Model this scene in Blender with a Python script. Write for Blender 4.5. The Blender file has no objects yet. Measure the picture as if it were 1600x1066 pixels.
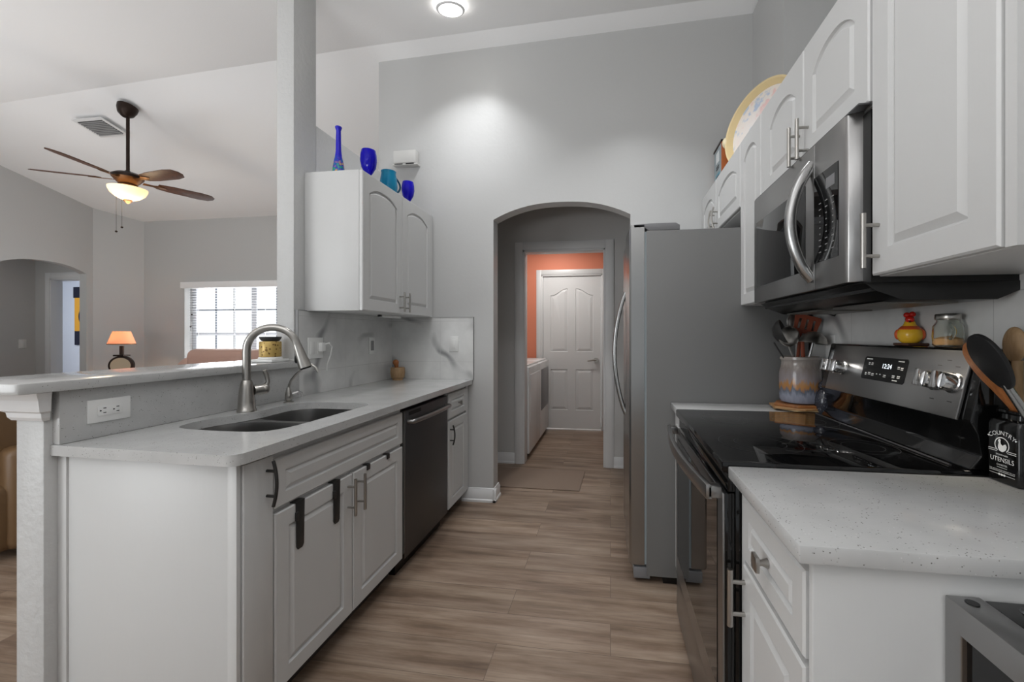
import bpy, bmesh, math, random
from mathutils import Matrix, Vector
random.seed(7)
SC = bpy.context.scene
COL = SC.collection
PI = math.pi

# ------------------------------------------------------------------ camera, sky, light, exposure
TH = 0.1413
cam_d = bpy.data.cameras.new('camera'); cam = bpy.data.objects.new('camera', cam_d); COL.objects.link(cam)
cam.location = (0, 0, 1.237); cam.rotation_euler = (PI/2, 0, TH)
cam_d.sensor_fit = 'HORIZONTAL'; cam_d.sensor_width = 36.0; cam_d.lens = 36*642.8/1600
cam_d.shift_x = -62.4/1600; cam_d.shift_y = -8.9/1600; cam_d.clip_start = 0.02
SC.camera = cam
SC.view_settings.view_transform = 'Standard'; SC.view_settings.look = 'None'
SC.view_settings.gamma = 1.0; SC.view_settings.use_curve_mapping = False
SC.view_settings.exposure = -0.12

W = bpy.data.worlds.new('sky'); SC.world = W; W.use_nodes = True
bg = W.node_tree.nodes['Background']; bg.inputs[0].default_value = (0.93, 0.97, 1.0, 1); bg.inputs[1].default_value = 0.56
# overcast sky, much brighter on the sun's side (beyond the great room window)
_nt = W.node_tree; _tc = _nt.nodes.new('ShaderNodeTexCoord'); _sp = _nt.nodes.new('ShaderNodeSeparateXYZ'); _mr = _nt.nodes.new('ShaderNodeMapRange')
_mr.interpolation_type = 'SMOOTHSTEP'
for _k, _v in (('From Min', 0.25), ('From Max', 0.65), ('To Min', 0.56), ('To Max', 1.7)): _mr.inputs[_k].default_value = _v
_nt.links.new(_tc.outputs['Generated'], _sp.inputs[0]); _nt.links.new(_sp.outputs['Y'], _mr.inputs['Value']); _nt.links.new(_mr.outputs[0], bg.inputs[1])

def area(name, loc, size, power, rot=(0, 0, 0), color=(1, 1, 1), shape='DISK', size_y=None, spread=PI):
    d = bpy.data.lights.new(name, 'AREA'); d.energy = power; d.shape = shape; d.size = size; d.color = color; d.spread = spread
    if size_y: d.size_y = size_y
    o = bpy.data.objects.new(name, d); o.location = loc; o.rotation_euler = rot; COL.objects.link(o); return o
def point(name, loc, power, color, r=0.03):
    d = bpy.data.lights.new(name, 'POINT'); d.energy = power; d.color = color; d.shadow_soft_size = r
    o = bpy.data.objects.new(name, d); o.location = loc; COL.objects.link(o); return o
CW = (0.97, 0.985, 1.0)
# added unseen fills facing up, only to brighten the vaulted ceilings
area('ceiling_fill', (-1.0, -0.6, 1.4), 1.4, 58, (PI, 0, 0), CW)
area('ceiling_fill', (-4.6, 1.5, 0.9), 2.6, 44, (PI, 0, 0), CW)
# two recessed cans (first in view), then two added broad fills, no fixtures
area('can_and_fill_light', (-1.012, 2.51, 3.295), 0.15, 4.5, (math.atan(0.2), 0, 0), CW, spread=1.7)
area('can_and_fill_light', (0.15, 2.10, 3.16), 0.15, 5, (math.atan(0.2), 0, 0), CW, spread=1.7)
area('can_and_fill_light', (-0.55, 0.75, 2.89), 0.9, 3, (math.atan(0.2), 0, 0), CW, spread=2.2)
area('can_and_fill_light', (0.25, -0.8, 2.58), 0.9, 2, (math.atan(0.2), 0, 0), CW, spread=2.2)
# added fill from behind the camera, standing in for an unseen sliding door
area('rear_left_fill', (-3.9, -1.7, 1.3), 2.0, 64, (PI/2, 0, -0.75), (0.95, 0.98, 1), 'RECTANGLE', 2.0)
# daylight of the great room window; added unseen fills in bedroom, hall and laundry
area('window_light', (-4.97, 5.25, 1.3), 2.0, 34, (PI/2, 0, PI), (0.95, 0.98, 1), 'RECTANGLE', 1.3)
area('bedroom_fill', (-8.6, 5.3, 2.2), 1.2, 60, (0, 0.6, 0), (0.9, 0.95, 1), 'RECTANGLE', 1.2)
area('hall_fill', (-7.6, 3.5, 2.45), 0.3, 5, (0, 0, 0), CW)
area('laundry_fill', (-0.7, 4.75, 2.4), 0.3, 11, (0, 0, 0), (1, 0.97, 0.93))

# ------------------------------------------------------------------ materials
def lin(c):
    return tuple(((v/255)/12.92 if v/255 <= 0.04045 else ((v/255+0.055)/1.055)**2.4) for v in c) + (1.0,)
def mat(name, rgb, rough=0.5, metal=0.0, spec=0.5, trans=0.0, emit=None, estr=0.0, coat=0.0, ior=1.45, linear=False, bump=None, alpha=1.0):
    m = bpy.data.materials.new(name); m.use_nodes = True
    b = m.node_tree.nodes['Principled BSDF']
    b.inputs['Base Color'].default_value = (rgb + (1.0,)) if linear else lin(rgb)
    b.inputs['Roughness'].default_value = rough; b.inputs['Metallic'].default_value = metal
    b.inputs['Specular IOR Level'].default_value = spec; b.inputs['Transmission Weight'].default_value = trans
    b.inputs['Coat Weight'].default_value = coat; b.inputs['IOR'].default_value = ior; b.inputs['Alpha'].default_value = alpha
    if emit: b.inputs['Emission Color'].default_value = lin(emit); b.inputs['Emission Strength'].default_value = estr
    if bump: add_bump(m, *bump)
    return m
def N(m, t, **kw):
    n = m.node_tree.nodes.new(t)
    for k, v in kw.items(): setattr(n, k, v)
    return n
def L(m, a, b): m.node_tree.links.new(a, b)
def coords(m, scale=(1, 1, 1), rot=(0, 0, 0), loc=(0, 0, 0)):
    g = N(m, 'ShaderNodeNewGeometry'); mp = N(m, 'ShaderNodeMapping')
    mp.inputs['Scale'].default_value = scale; mp.inputs['Rotation'].default_value = rot; mp.inputs['Location'].default_value = loc
    L(m, g.outputs['Position'], mp.inputs['Vector']); return mp.outputs['Vector']
def add_bump(m, scale, strength, dist=0.002, detail=3, stretch=(1, 1, 1)):
    v = coords(m, stretch); n = N(m, 'ShaderNodeTexNoise'); n.inputs['Scale'].default_value = scale; n.inputs['Detail'].default_value = detail
    L(m, v, n.inputs['Vector']); bp = N(m, 'ShaderNodeBump'); bp.inputs['Strength'].default_value = strength; bp.inputs['Distance'].default_value = dist
    L(m, n.outputs['Fac'], bp.inputs['Height']); L(m, bp.outputs['Normal'], m.node_tree.nodes['Principled BSDF'].inputs['Normal'])
def ramp(m, fac, stops):
    r = N(m, 'ShaderNodeValToRGB'); e = r.color_ramp.elements
    while len(e) < len(stops): e.new(0.5)
    for q, (p, c) in zip(e, stops): q.position = p; q.color = c
    L(m, fac, r.inputs['Fac']); return r.outputs['Color']
def mixc(m, fac, a, b, mode='MIX'):
    x = N(m, 'ShaderNodeMix', data_type='RGBA', blend_type=mode)
    for s, v in ((0, fac), (6, a), (7, b)):
        if isinstance(v, (int, float, tuple)): x.inputs[s].default_value = v
        else: L(m, v, x.inputs[s])
    return x.outputs[2]
def noise(m, vec, scale, detail=2, rough=0.5):
    n = N(m, 'ShaderNodeTexNoise'); n.inputs['Scale'].default_value = scale; n.inputs['Detail'].default_value = detail; n.inputs['Roughness'].default_value = rough
    L(m, vec, n.inputs['Vector']); return n.outputs['Fac']
def base(m): return m.node_tree.nodes['Principled BSDF'].inputs['Base Color']
G = lambda v: (v, v, v, 1.0)

M = {}
M['wall'] = mat('wall_paint', (189, 189, 188), 0.36, spec=0.45, bump=(45, 0.2, 0.003))
M['stucco'] = mat('textured_wall_paint', (192, 192, 191), 0.42, spec=0.4, bump=(38, 0.6, 0.006))
M['ceil'] = mat('ceiling_paint', (242, 242, 242), 0.8, bump=(60, 0.2, 0.003))
M['hallwall'] = mat('hall_paint', (194, 193, 191), 0.6)
M['coral'] = mat('coral_paint', (226, 138, 108), 0.6)
M['trimw'] = mat('white_trim_paint', (222, 222, 222), 0.35)
M['doorw'] = mat('white_door_paint', (226, 226, 226), 0.4)
M['cab'] = mat('white_cabinet', (200, 200, 199), 0.38, bump=(150, 0.22, 0.001, 4, (1, 1, 0.03)))
M['kick'] = mat('dark_toe_kick', (70, 62, 56), 0.6)
M['black'] = mat('black_plastic', (14, 14, 14), 0.3)
M['blackgloss'] = mat('black_gloss_enamel', (10, 10, 10), 0.08, spec=0.6)
M['blackmatte'] = mat('matte_black_metal', (42, 41, 40), 0.45)
M['glassblack'] = mat('black_ceramic_glass', (8, 8, 9), 0.02, spec=0.6)
M['white_plastic'] = mat('white_plastic', (228, 228, 226), 0.35)
M['chime'] = mat('chime_plastic', (202, 201, 198), 0.5)
M['slot'] = mat('dark_slot', (25, 25, 25), 0.6)
M['chrome'] = mat('chrome', (212, 212, 212), 0.2, 1.0)
M['nickel'] = mat('brushed_nickel', (176, 173, 168), 0.28, 1.0)
M['fridge_side'] = mat('grey_painted_steel', (112, 112, 111), 0.42, spec=0.5, bump=(300, 0.1, 0.0005))

def steel(name, rgb, rough):
    m = mat(name, rgb, rough, 1.0); b = m.node_tree.nodes['Principled BSDF']; b.inputs['Anisotropic'].default_value = 0.4
    return m
M['steel'] = steel('brushed_stainless', (158, 157, 156), 0.30)
M['steelv'] = steel('brushed_stainless_upright', (166, 166, 165), 0.26)
M['darksteel'] = steel('dark_stainless', (104, 104, 105), 0.5)
M['sinksteel'] = steel('sink_stainless', (150, 149, 148), 0.3)

# quartz worktop: pale grey with small dark and light flecks
def quartz(name):
    m = mat(name, (192, 192, 191), 0.14, spec=0.5)
    v = coords(m)
    big = noise(m, v, 9, 3)
    c0 = ramp(m, big, [(0.3, lin((180, 180, 179))), (0.7, lin((190, 190, 189)))])
    vo = N(m, 'ShaderNodeTexVoronoi'); vo.inputs['Scale'].default_value = 165; L(m, v, vo.inputs['Vector'])
    f1 = ramp(m, vo.outputs['Distance'], [(0.12, G(1)), (0.24, G(0))])
    sel = ramp(m, noise(m, v, 60, 2), [(0.51, G(0)), (0.58, G(1))])
    fac = mixc(m, 1.0, f1, sel, 'MULTIPLY')
    c1 = mixc(m, fac, c0, lin((96, 92, 86)))
    vo2 = N(m, 'ShaderNodeTexVoronoi'); vo2.inputs['Scale'].default_value = 90; L(m, v, vo2.inputs['Vector'])
    f2 = ramp(m, vo2.outputs['Distance'], [(0.05, G(0.35)), (0.12, G(0))])
    c2 = mixc(m, f2, c1, lin((236, 236, 235)))
    L(m, c2, base(m)); return m
M['quartz'] = quartz('speckled_quartz')

def marble(name, axis):
    m = mat(name, (214, 214, 212), 0.2, spec=0.5)
    v = coords(m)
    w = noise(m, v, 2.2, 5, 0.6)
    wv = N(m, 'ShaderNodeTexWave', wave_type='BANDS', bands_direction='DIAGONAL'); wv.inputs['Scale'].default_value = 1.15
    wv.inputs['Distortion'].default_value = 7.0; wv.inputs['Detail'].default_value = 3; wv.inputs['Detail Scale'].default_value = 1.2
    mp = coords(m, (1.0, 1.0, -1.0) if axis == 'X' else (1, 1, 1)); L(m, mp, wv.inputs['Vector'])
    vein = ramp(m, wv.outputs['Fac'], [(0.0, G(1)), (0.035, G(0.55)), (0.10, G(0))])
    brk = ramp(m, noise(m, v, 3.4, 2), [(0.42, G(0)), (0.62, G(1))])
    f = mixc(m, 1.0, vein, brk, 'MULTIPLY')
    c = ramp(m, w, [(0.35, lin((196, 196, 195))), (0.6, lin((219, 219, 217)))])
    c = mixc(m, f, c, lin((138, 138, 139)))
    # tile joints: 0.30 m high courses, 0.60 m long tiles
    sx = N(m, 'ShaderNodeSeparateXYZ'); g = N(m, 'ShaderNodeNewGeometry'); L(m, g.outputs['Position'], sx.inputs[0])
    def joint(out, period, off):
        a = N(m, 'ShaderNodeMath', operation='ADD'); a.inputs[1].default_value = off; L(m, out, a.inputs[0])
        d = N(m, 'ShaderNodeMath', operation='PINGPONG'); d.inputs[1].default_value = period/2; L(m, a.outputs[0], d.inputs[0])
        k = N(m, 'ShaderNodeMath', operation='LESS_THAN'); k.inputs[1].default_value = 0.0012; L(m, d.outputs[0], k.inputs[0]); return k.outputs[0]
    j1 = joint(sx.outputs['Z'], 0.305, -0.733+0.305); j2 = joint(sx.outputs['Y' if axis == 'X' else 'X'], 0.61, 0.05)
    mx = N(m, 'ShaderNodeMath', operation='MAXIMUM'); L(m, j1, mx.inputs[0]); L(m, j2, mx.inputs[1])
    c = mixc(m, mx.outputs[0], c, lin((190, 190, 188)))
    L(m, c, base(m)); return m
M['marbleX'] = marble('marble_tile_side', 'X'); M['marbleY'] = marble('marble_tile_end', 'Y')

def planks():
    m = mat('wood_plank_floor', (150, 130, 112), 0.42, spec=0.35)
    v = coords(m)
    br = N(m, 'ShaderNodeTexBrick'); br.offset = 0.37; br.offset_frequency = 2
    br.inputs['Scale'].default_value = 1.0; br.inputs['Brick Width'].default_value = 1.22; br.inputs['Row Height'].default_value = 0.178
    br.inputs['Mortar Size'].default_value = 0.0012; br.inputs['Mortar Smooth'].default_value = 0.3; br.inputs['Bias'].default_value = 0.0
    br.inputs['Color1'].default_value = G(0.0); br.inputs['Color2'].default_value = G(1.0); br.inputs['Mortar'].default_value = G(0.5)
    L(m, v, br.inputs['Vector'])
    # every plank gets its own slice of the grain
    sep = N(m, 'ShaderNodeSeparateXYZ'); L(m, v, sep.inputs[0])
    cmb = N(m, 'ShaderNodeCombineXYZ')
    off = N(m, 'ShaderNodeMath', operation='MULTIPLY'); off.inputs[1].default_value = 37.0; L(m, br.outputs['Color'], off.inputs[0])
    L(m, sep.outputs['X'], cmb.inputs['X']); L(m, sep.outputs['Y'], cmb.inputs['Y']); L(m, off.outputs[0], cmb.inputs['Z'])
    def stretched(sx, sy):
        mp = N(m, 'ShaderNodeMapping'); mp.inputs['Scale'].default_value = (sx, sy, 1); L(m, cmb.outputs[0], mp.inputs['Vector']); return mp.outputs[0]
    g1 = noise(m, stretched(1.1, 9.0), 1.6, 6, 0.62)
    g2 = noise(m, stretched(1.6, 46.0), 2.0, 5, 0.65)
    g3 = noise(m, stretched(0.9, 3.0), 1.3, 3, 0.5)
    c = ramp(m, g1, [(0.25, lin((100, 84, 72))), (0.43, lin((134, 115, 99))), (0.58, lin((156, 138, 122))), (0.78, lin((180, 164, 148)))])
    grain = ramp(m, g2, [(0.28, G(0.72)), (0.52, G(1.0)), (0.75, G(1.06))])
    c = mixc(m, 0.8, c, grain, 'MULTIPLY')
    tone = ramp(m, g3, [(0.3, lin((170, 160, 158))), (0.7, lin((205, 196, 184)))])
    c = mixc(m, 0.35, c, tone, 'SOFT_LIGHT')
    pl = ramp(m, br.outputs['Color'], [(0.0, G(0.84)), (1.0, G(1.08))])
    c = mixc(m, 1.0, c, pl, 'MULTIPLY')
    kn = N(m, 'ShaderNodeTexVoronoi'); kn.inputs['Scale'].default_value = 1.0; L(m, stretched(1.7, 4.5), kn.inputs['Vector'])
    kf = ramp(m, kn.outputs['Distance'], [(0.02, G(0.75)), (0.10, G(0))])
    c = mixc(m, kf, c, lin((72, 56, 44)))
    c = mixc(m, br.outputs['Fac'], c, lin((100, 86, 76)))
    L(m, c, base(m))
    bp = N(m, 'ShaderNodeBump'); bp.inputs['Strength'].default_value = 0.15; bp.inputs['Distance'].default_value = 0.001
    L(m, g2, bp.inputs['Height']); L(m, bp.outputs['Normal'], m.node_tree.nodes['Principled BSDF'].inputs['Normal'])
    return m
M['floor'] = planks()

def wood(name, a, b, stretch=(3, 3, 30), scale=6, rough=0.5):
    m = mat(name, a, rough); n = noise(m, coords(m, stretch), scale, 4)
    L(m, ramp(m, n, [(0.3, lin(a)), (0.7, lin(b))]), base(m)); return m
M['wood_dark'] = wood('dark_fan_wood', (58, 34, 24), (84, 52, 36), (6, 6, 6))
M['wood_mid'] = wood('brown_wood', (140, 84, 44), (170, 108, 62), (20, 20, 4))
M['wood_light'] = wood('pale_wood', (146, 116, 82), (172, 142, 106), (20, 20, 4))
M['wood_trivet'] = wood('trivet_wood', (118, 72, 38), (158, 106, 62), (4, 20, 20))
M['trivet_pale'] = wood('pale_trivet_wood', (150, 126, 92), (178, 154, 118), (4, 20, 20))
M['trivet_pale2'] = wood('aged_trivet_wood', (136, 98, 58), (168, 128, 84), (4, 20, 20))
M['bronze'] = mat('dark_bronze', (46, 34, 28), 0.4, 0.6)
M['brass'] = mat('antique_brass', (112, 80, 54), 0.4, 0.8)
M['cobalt'] = mat('cobalt_glass', (24, 14, 190), 0.05, trans=0.25, spec=0.6, ior=1.3)
M['turq'] = mat('turquoise_glass', (26, 138, 178), 0.06, trans=0.25, spec=0.6, ior=1.3)
M['glass'] = mat('clear_glass', (245, 248, 245), 0.02, trans=1.0, ior=1.2)
M['sugar'] = mat('tan_sugar', (206, 160, 110), 0.9)
M['leather_tan'] = mat('tan_leather', (114, 88, 60), 0.42, bump=(40, 0.3, 0.003))
M['leather_brown'] = mat('brown_leather', (196, 160, 146), 0.4, bump=(18, 0.4, 0.01))
M['seam'] = mat('leather_seam', (70, 48, 30), 0.6)
M['mat'] = None
M['rug'] = mat('woven_mat', (140, 122, 108), 0.95, bump=(260, 0.8, 0.003))
M['lamp_glass'] = mat('lit_bowl_glass', (255, 240, 210), 0.4, emit=(255, 214, 150), estr=1.15)
def thin(name, rgb, w=0.5):
    m = mat(name, rgb, 0.8); b = m.node_tree.nodes['Principled BSDF']; out = m.node_tree.nodes['Material Output']
    t = N(m, 'ShaderNodeBsdfTranslucent'); t.inputs['Color'].default_value = lin(rgb); x = N(m, 'ShaderNodeMixShader'); x.inputs[0].default_value = w
    L(m, b.outputs[0], x.inputs[1]); L(m, t.outputs[0], x.inputs[2]); L(m, x.outputs[0], out.inputs['Surface']); return m
M['shade'] = thin('tan_lamp_shade', (228, 190, 164), 0.45)
M['bulb'] = mat('can_lens', (255, 255, 255), 0.4, emit=(255, 252, 246), estr=9.0)
M['gold'] = None
M['orange'] = mat('orange_tin', (166, 88, 40), 0.5)
M['label_grey'] = mat('grey_label', (150, 160, 164), 0.5)
M['label_white'] = mat('white_label', (225, 228, 228), 0.5)
M['label_blue'] = mat('blue_label', (92, 150, 170), 0.5)
M['cream'] = mat('cream_enamel', (232, 218, 182), 0.35)
M['yellow'] = mat('yellow_glaze', (236, 186, 52), 0.15)
M['red'] = mat('red_glaze', (196, 36, 26), 0.15)
M['redorange'] = mat('orange_red_glaze', (214, 96, 48), 0.15)
M['silicone_brown'] = mat('brown_silicone', (134, 66, 44), 0.5)
M['silicone_black'] = mat('black_silicone', (26, 26, 27), 0.55)
M['silicone_green'] = mat('green_silicone', (24, 96, 62), 0.5)
M['pepper'] = mat('dark_speckled_ceramic', (66, 68, 76), 0.12)
M['print'] = mat('white_print', (222, 222, 220), 0.6)
M['digits'] = mat('lit_digits', (255, 255, 255), 0.5, emit=(235, 245, 255), estr=1.4)
M['printdim'] = mat('grey_print', (140, 140, 140), 0.6)
M['dark_print'] = mat('dark_print', (60, 58, 56), 0.6)
M['banner_gold'] = mat('gold_cloth', (222, 160, 50), 0.8)
M['banner_black'] = mat('navy_black_cloth', (24, 26, 44), 0.8)
M['blind'] = mat('white_blind', (240, 240, 240), 0.5); M['slat'] = thin('white_blind_slat', (250, 250, 250), 0.8)
M['wframe'] = mat('window_frame_vinyl', (176, 178, 184), 0.5)
M['muntin'] = mat('window_muntin', (92, 98, 108), 0.5)
M['clockface'] = mat('clock_face', (190, 176, 150), 0.5)
M['washer'] = mat('white_enamel', (228, 228, 228), 0.25)
M['grey_panel'] = mat('grey_appliance_panel', (120, 120, 122), 0.3)
M['filter'] = mat('grease_filter', (120, 118, 114), 0.4, 0.9, bump=(400, 0.8, 0.002))

def goldpat():
    m = mat('gold_pattern', (188, 152, 74), 0.35, 0.3); v = coords(m)
    vo = N(m, 'ShaderNodeTexVoronoi'); vo.inputs['Scale'].default_value = 75; L(m, v, vo.inputs['Vector'])
    L(m, ramp(m, vo.outputs['Distance'], [(0.22, lin((104, 74, 34))), (0.38, lin((192, 162, 96)))]), base(m)); return m
M['gold'] = goldpat()
def crockmat():
    m = mat('glazed_stoneware', (140, 134, 130), 0.14, spec=0.6)
    g = N(m, 'ShaderNodeNewGeometry'); s = N(m, 'ShaderNodeSeparateXYZ'); L(m, g.outputs['Position'], s.inputs[0])
    n = noise(m, coords(m, (1, 1, 0.15)), 85, 4)
    k = N(m, 'ShaderNodeMath', operation='MULTIPLY_ADD'); L(m, n, k.inputs[0]); k.inputs[1].default_value = 0.085; L(m, s.outputs['Z'], k.inputs[2])
    r = N(m, 'ShaderNodeMapRange'); r.inputs['From Min'].default_value = 0.965; r.inputs['From Max'].default_value = 1.19; L(m, k.outputs[0], r.inputs['Value'])
    c = ramp(m, r.outputs[0], [(0.0, lin((118, 122, 138))), (0.24, lin((138, 142, 156))), (0.33, lin((92, 100, 112))), (0.40, lin((168, 118, 66))), (0.46, lin((160, 120, 82))),
                               (0.52, lin((138, 130, 132))), (0.75, lin((128, 118, 112))), (0.9, lin((150, 142, 136)))])
    L(m, c, base(m)); return m
M['crock'] = crockmat()
def traymat():
    m = mat('painted_tray', (232, 222, 214), 0.4); n = noise(m, coords(m), 16, 3)
    L(m, ramp(m, n, [(0.38, lin((186, 200, 222))), (0.46, lin((236, 230, 226))), (0.58, lin((236, 228, 224))), (0.66, lin((232, 200, 198)))]), base(m)); return m
M['traypic'] = traymat()
M['trayrim'] = mat('tan_tray_rim', (222, 200, 152), 0.4)
def pepmat():
    m = M['pepper']; n = noise(m, coords(m), 220, 2)
    L(m, ramp(m, n, [(0.60, lin((44, 46, 54))), (0.70, lin((120, 122, 128)))]), base(m))
pepmat()
def vasemat():
    m = mat('cobalt_vase_glass', (24, 14, 180), 0.05, spec=0.6)
    g = N(m, 'ShaderNodeNewGeometry'); s = N(m, 'ShaderNodeSeparateXYZ'); L(m, g.outputs['Position'], s.inputs[0])
    k = ramp(m, s.outputs['Z'], [(0.0, G(1)), (1.0, G(1))])
    n = noise(m, coords(m), 40, 2)
    r = N(m, 'ShaderNodeMapRange'); r.inputs['From Min'].default_value = 2.235; r.inputs['From Max'].default_value = 2.17; L(m, s.outputs['Z'], r.inputs['Value'])
    col = ramp(m, n, [(0.40, lin((30, 150, 110))), (0.52, lin((24, 16, 170))), (0.62, lin((190, 160, 60)))])
    L(m, mixc(m, r.outputs[0], lin((24, 14, 180)), col), base(m)); return m
M['vase'] = vasemat()

# ------------------------------------------------------------------ helpers
ORG = {}
def tag(o, label=None, cat=None, group=None, kind=None):
    if label: o['label'] = label
    if cat: o['category'] = cat
    if group: o['group'] = group
    if kind: o['kind'] = kind
    return o
def thing(name, label, cat, loc=(0, 0, 0), group=None):
    o = bpy.data.objects.new(name, None); o.empty_display_size = 0.05; o.location = loc; COL.objects.link(o); ORG[o.name] = Vector(loc)
    return tag(o, label, cat, group)
I4 = Matrix.Identity(4)
def frame(origin, a, b, n):
    """local (a,b,n) axes to the world"""
    m = Matrix.Identity(4)
    for i, v in enumerate((a, b, n)):
        for r in range(3): m[r][i] = v[r]
    for r in range(3): m[r][3] = origin[r]
    return m
PX = lambda x: frame((x, 0, 0), (0, 1, 0), (0, 0, 1), (1, 0, 0))      # a=y b=z, facing +x
NX = lambda x: frame((x, 0, 0), (0, 1, 0), (0, 0, 1), (-1, 0, 0))     # a=y b=z, facing -x
NY = lambda y: frame((0, y, 0), (1, 0, 0), (0, 0, 1), (0, -1, 0))     # a=x b=z, facing -y

class MB:
    def __init__(s, T=None): s.bm = bmesh.new(); s.T = T or I4
    def v(s, p): return s.bm.verts.new(s.T @ Vector(p))
    def face(s, vs):
        try: return s.bm.faces.new(vs)
        except ValueError: return None
    def box(s, x0, x1, y0, y1, z0, z1):
        p = [s.v((x, y, z)) for z in (z0, z1) for y in (y0, y1) for x in (x0, x1)]
        for q in ((0, 1, 3, 2), (4, 6, 7, 5), (0, 4, 5, 1), (2, 3, 7, 6), (0, 2, 6, 4), (1, 5, 7, 3)): s.face([p[i] for i in q])
        return s
    def prism(s, pts, lo, hi, T=None):
        """pts (a,b) outline, extruded along local n from lo to hi"""
        T = T or I4
        A = [s.v(T @ Vector((a, b, lo))) for a, b in pts]; B = [s.v(T @ Vector((a, b, hi))) for a, b in pts]
        s.face(A); s.face(B)
        for i in range(len(pts)):
            j = (i+1) % len(pts); s.face((A[i], A[j], B[j], B[i]))
        return s
    def ring(s, A, B):
        for i in range(len(A)):
            j = (i+1) % len(A); s.face((A[i], A[j], B[j], B[i]))
    def lathe(s, prof, c=(0, 0, 0), n=32, T=None, cap=True):
        T = T or I4; loops = []
        for r, z in prof:
            loops.append([s.v(T @ Vector((c[0]+r*math.cos(2*PI*i/n), c[1]+r*math.sin(2*PI*i/n), c[2]+z))) for i in range(n)])
        for a, b in zip(loops, loops[1:]): s.ring(a, b)
        if cap: s.face(loops[0]); s.face(loops[-1])
        return s
    def tube(s, pts, r, n=10, flat=None):
        """swept round (or elliptical) bar along pts; r a number or list"""
        P = [Vector(p) for p in pts]; R = r if isinstance(r, (list, tuple)) else [r]*len(P); loops = []; up = None
        for i, p in enumerate(P):
            d = (P[min(i+1, len(P)-1)]-P[max(i-1, 0)]).normalized()
            if up is None:
                up = Vector((0, 0, 1)) if abs(d.z) < 0.9 else Vector((0, 1, 0))
            u = d.cross(up).normalized(); w = u.cross(d).normalized(); up = w
            fl = flat or 1.0
            loops.append([s.v(p+u*R[i]*math.cos(2*PI*k/n)+w*R[i]*fl*math.sin(2*PI*k/n)) for k in range(n)])
        for a, b in zip(loops, loops[1:]): s.ring(a, b)
        s.face(loops[0]); s.face(loops[-1]); return s
    def cyl(s, p0, p1, r, n=16): return s.tube([p0, p1], r, n)
    def ball(s, c, r, sc=(1, 1, 1), n=20, m=12):
        prof = [(max(r*math.sin(PI*k/m), 1e-4), -r*math.cos(PI*k/m)) for k in range(m+1)]
        T = Matrix.Translation(c) @ Matrix.Diagonal((*sc, 1)); return s.lathe(prof, n=n, T=T)
    def flatring(s, outer, holes, n=0.0, T=None):
        """planar face with holes; loops are lists of (a,b)"""
        T = T or I4; es = []; res = []
        for lp in [outer]+holes:
            vs = [s.v(T @ Vector((a, b, n))) for a, b in lp]; res.append(vs)
            for i in range(len(vs)): es.append(s.bm.edges.new((vs[i], vs[(i+1) % len(vs)])))
        bmesh.ops.triangle_fill(s.bm, edges=es, use_beauty=True, use_dissolve=False)
        return res
    def build(s, name, m, parent=None, bevel=0.0, seg=2, ang=35, loc=None, smooth=True):
        bm = s.bm
        if bevel:
            bm.normal_update()
            bmesh.ops.recalc_face_normals(bm, faces=bm.faces[:])
            es = [e for e in bm.edges if len(e.link_faces) == 2 and e.calc_face_angle(0) > 0.6]
            bmesh.ops.bevel(bm, geom=es, offset=bevel, segments=seg, affect='EDGES', profile=0.5, clamp_overlap=True)
        bmesh.ops.recalc_face_normals(bm, faces=bm.faces[:])
        if parent is not None: o0 = ORG[parent.name]
        elif loc is not None: o0 = Vector(loc)
        else:
            c = [v.co for v in bm.verts]
            o0 = Vector(((min(v.x for v in c)+max(v.x for v in c))/2, (min(v.y for v in c)+max(v.y for v in c))/2, min(v.z for v in c)))
        bmesh.ops.translate(bm, vec=-o0, verts=bm.verts[:])
        me = bpy.data.meshes.new(name); bm.to_mesh(me); bm.free()
        me.materials.append(m)
        if smooth:
            me.polygons.foreach_set('use_smooth', [True]*len(me.polygons)); me.set_sharp_from_angle(angle=math.radians(getattr(s, 'sharp', ang)))
        o = bpy.data.objects.new(name, me); COL.objects.link(o)
        if parent is not None: o.parent = parent
        else: o.location = o0
        ORG[o.name] = o0; return o

def struct(o): o['kind'] = 'structure'; return o
def text_into(mb, body, size, T, align='CENTER', ext=0.0, arc=None):
    """adds the letters of body as flat mesh to mb; T maps the text plane to the world"""
    def one(b):
        c = bpy.data.curves.new('letters', 'FONT'); c.body = b; c.size = size; c.align_x = align; c.align_y = 'CENTER'; c.resolution_u = 3; c.extrude = ext
        o = bpy.data.objects.new('letters', c); COL.objects.link(o); bpy.context.view_layer.update()
        me = bpy.data.meshes.new_from_object(o.evaluated_get(bpy.context.evaluated_depsgraph_get()))
        w = max([v.co.x for v in me.vertices], default=0)-min([v.co.x for v in me.vertices], default=0)
        bpy.data.objects.remove(o); bpy.data.curves.remove(c); return me, w
    def put(me, X):
        vs = [mb.v(X @ v.co) for v in me.vertices]
        for p in me.polygons: mb.face([vs[i] for i in p.vertices])
        bpy.data.meshes.remove(me)
    if arc is None:
        me, w = one(body); put(me, T)
    else:
        parts = [one(ch) for ch in body]; tot = sum(w for _, w in parts)+size*0.10*(len(body)-1); x = -tot/2
        for me, w in parts:
            a = (x+w/2)/arc; put(me, T @ Matrix.Rotation(-a, 4, 'Z') @ Matrix.Translation((0, arc, 0)))if False else put(me, T @ Matrix.Translation((0, -arc, 0)) @ Matrix.Rotation(-a, 4, 'Z') @ Matrix.Translation((0, arc, 0)))
            x += w+size*0.10

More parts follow.
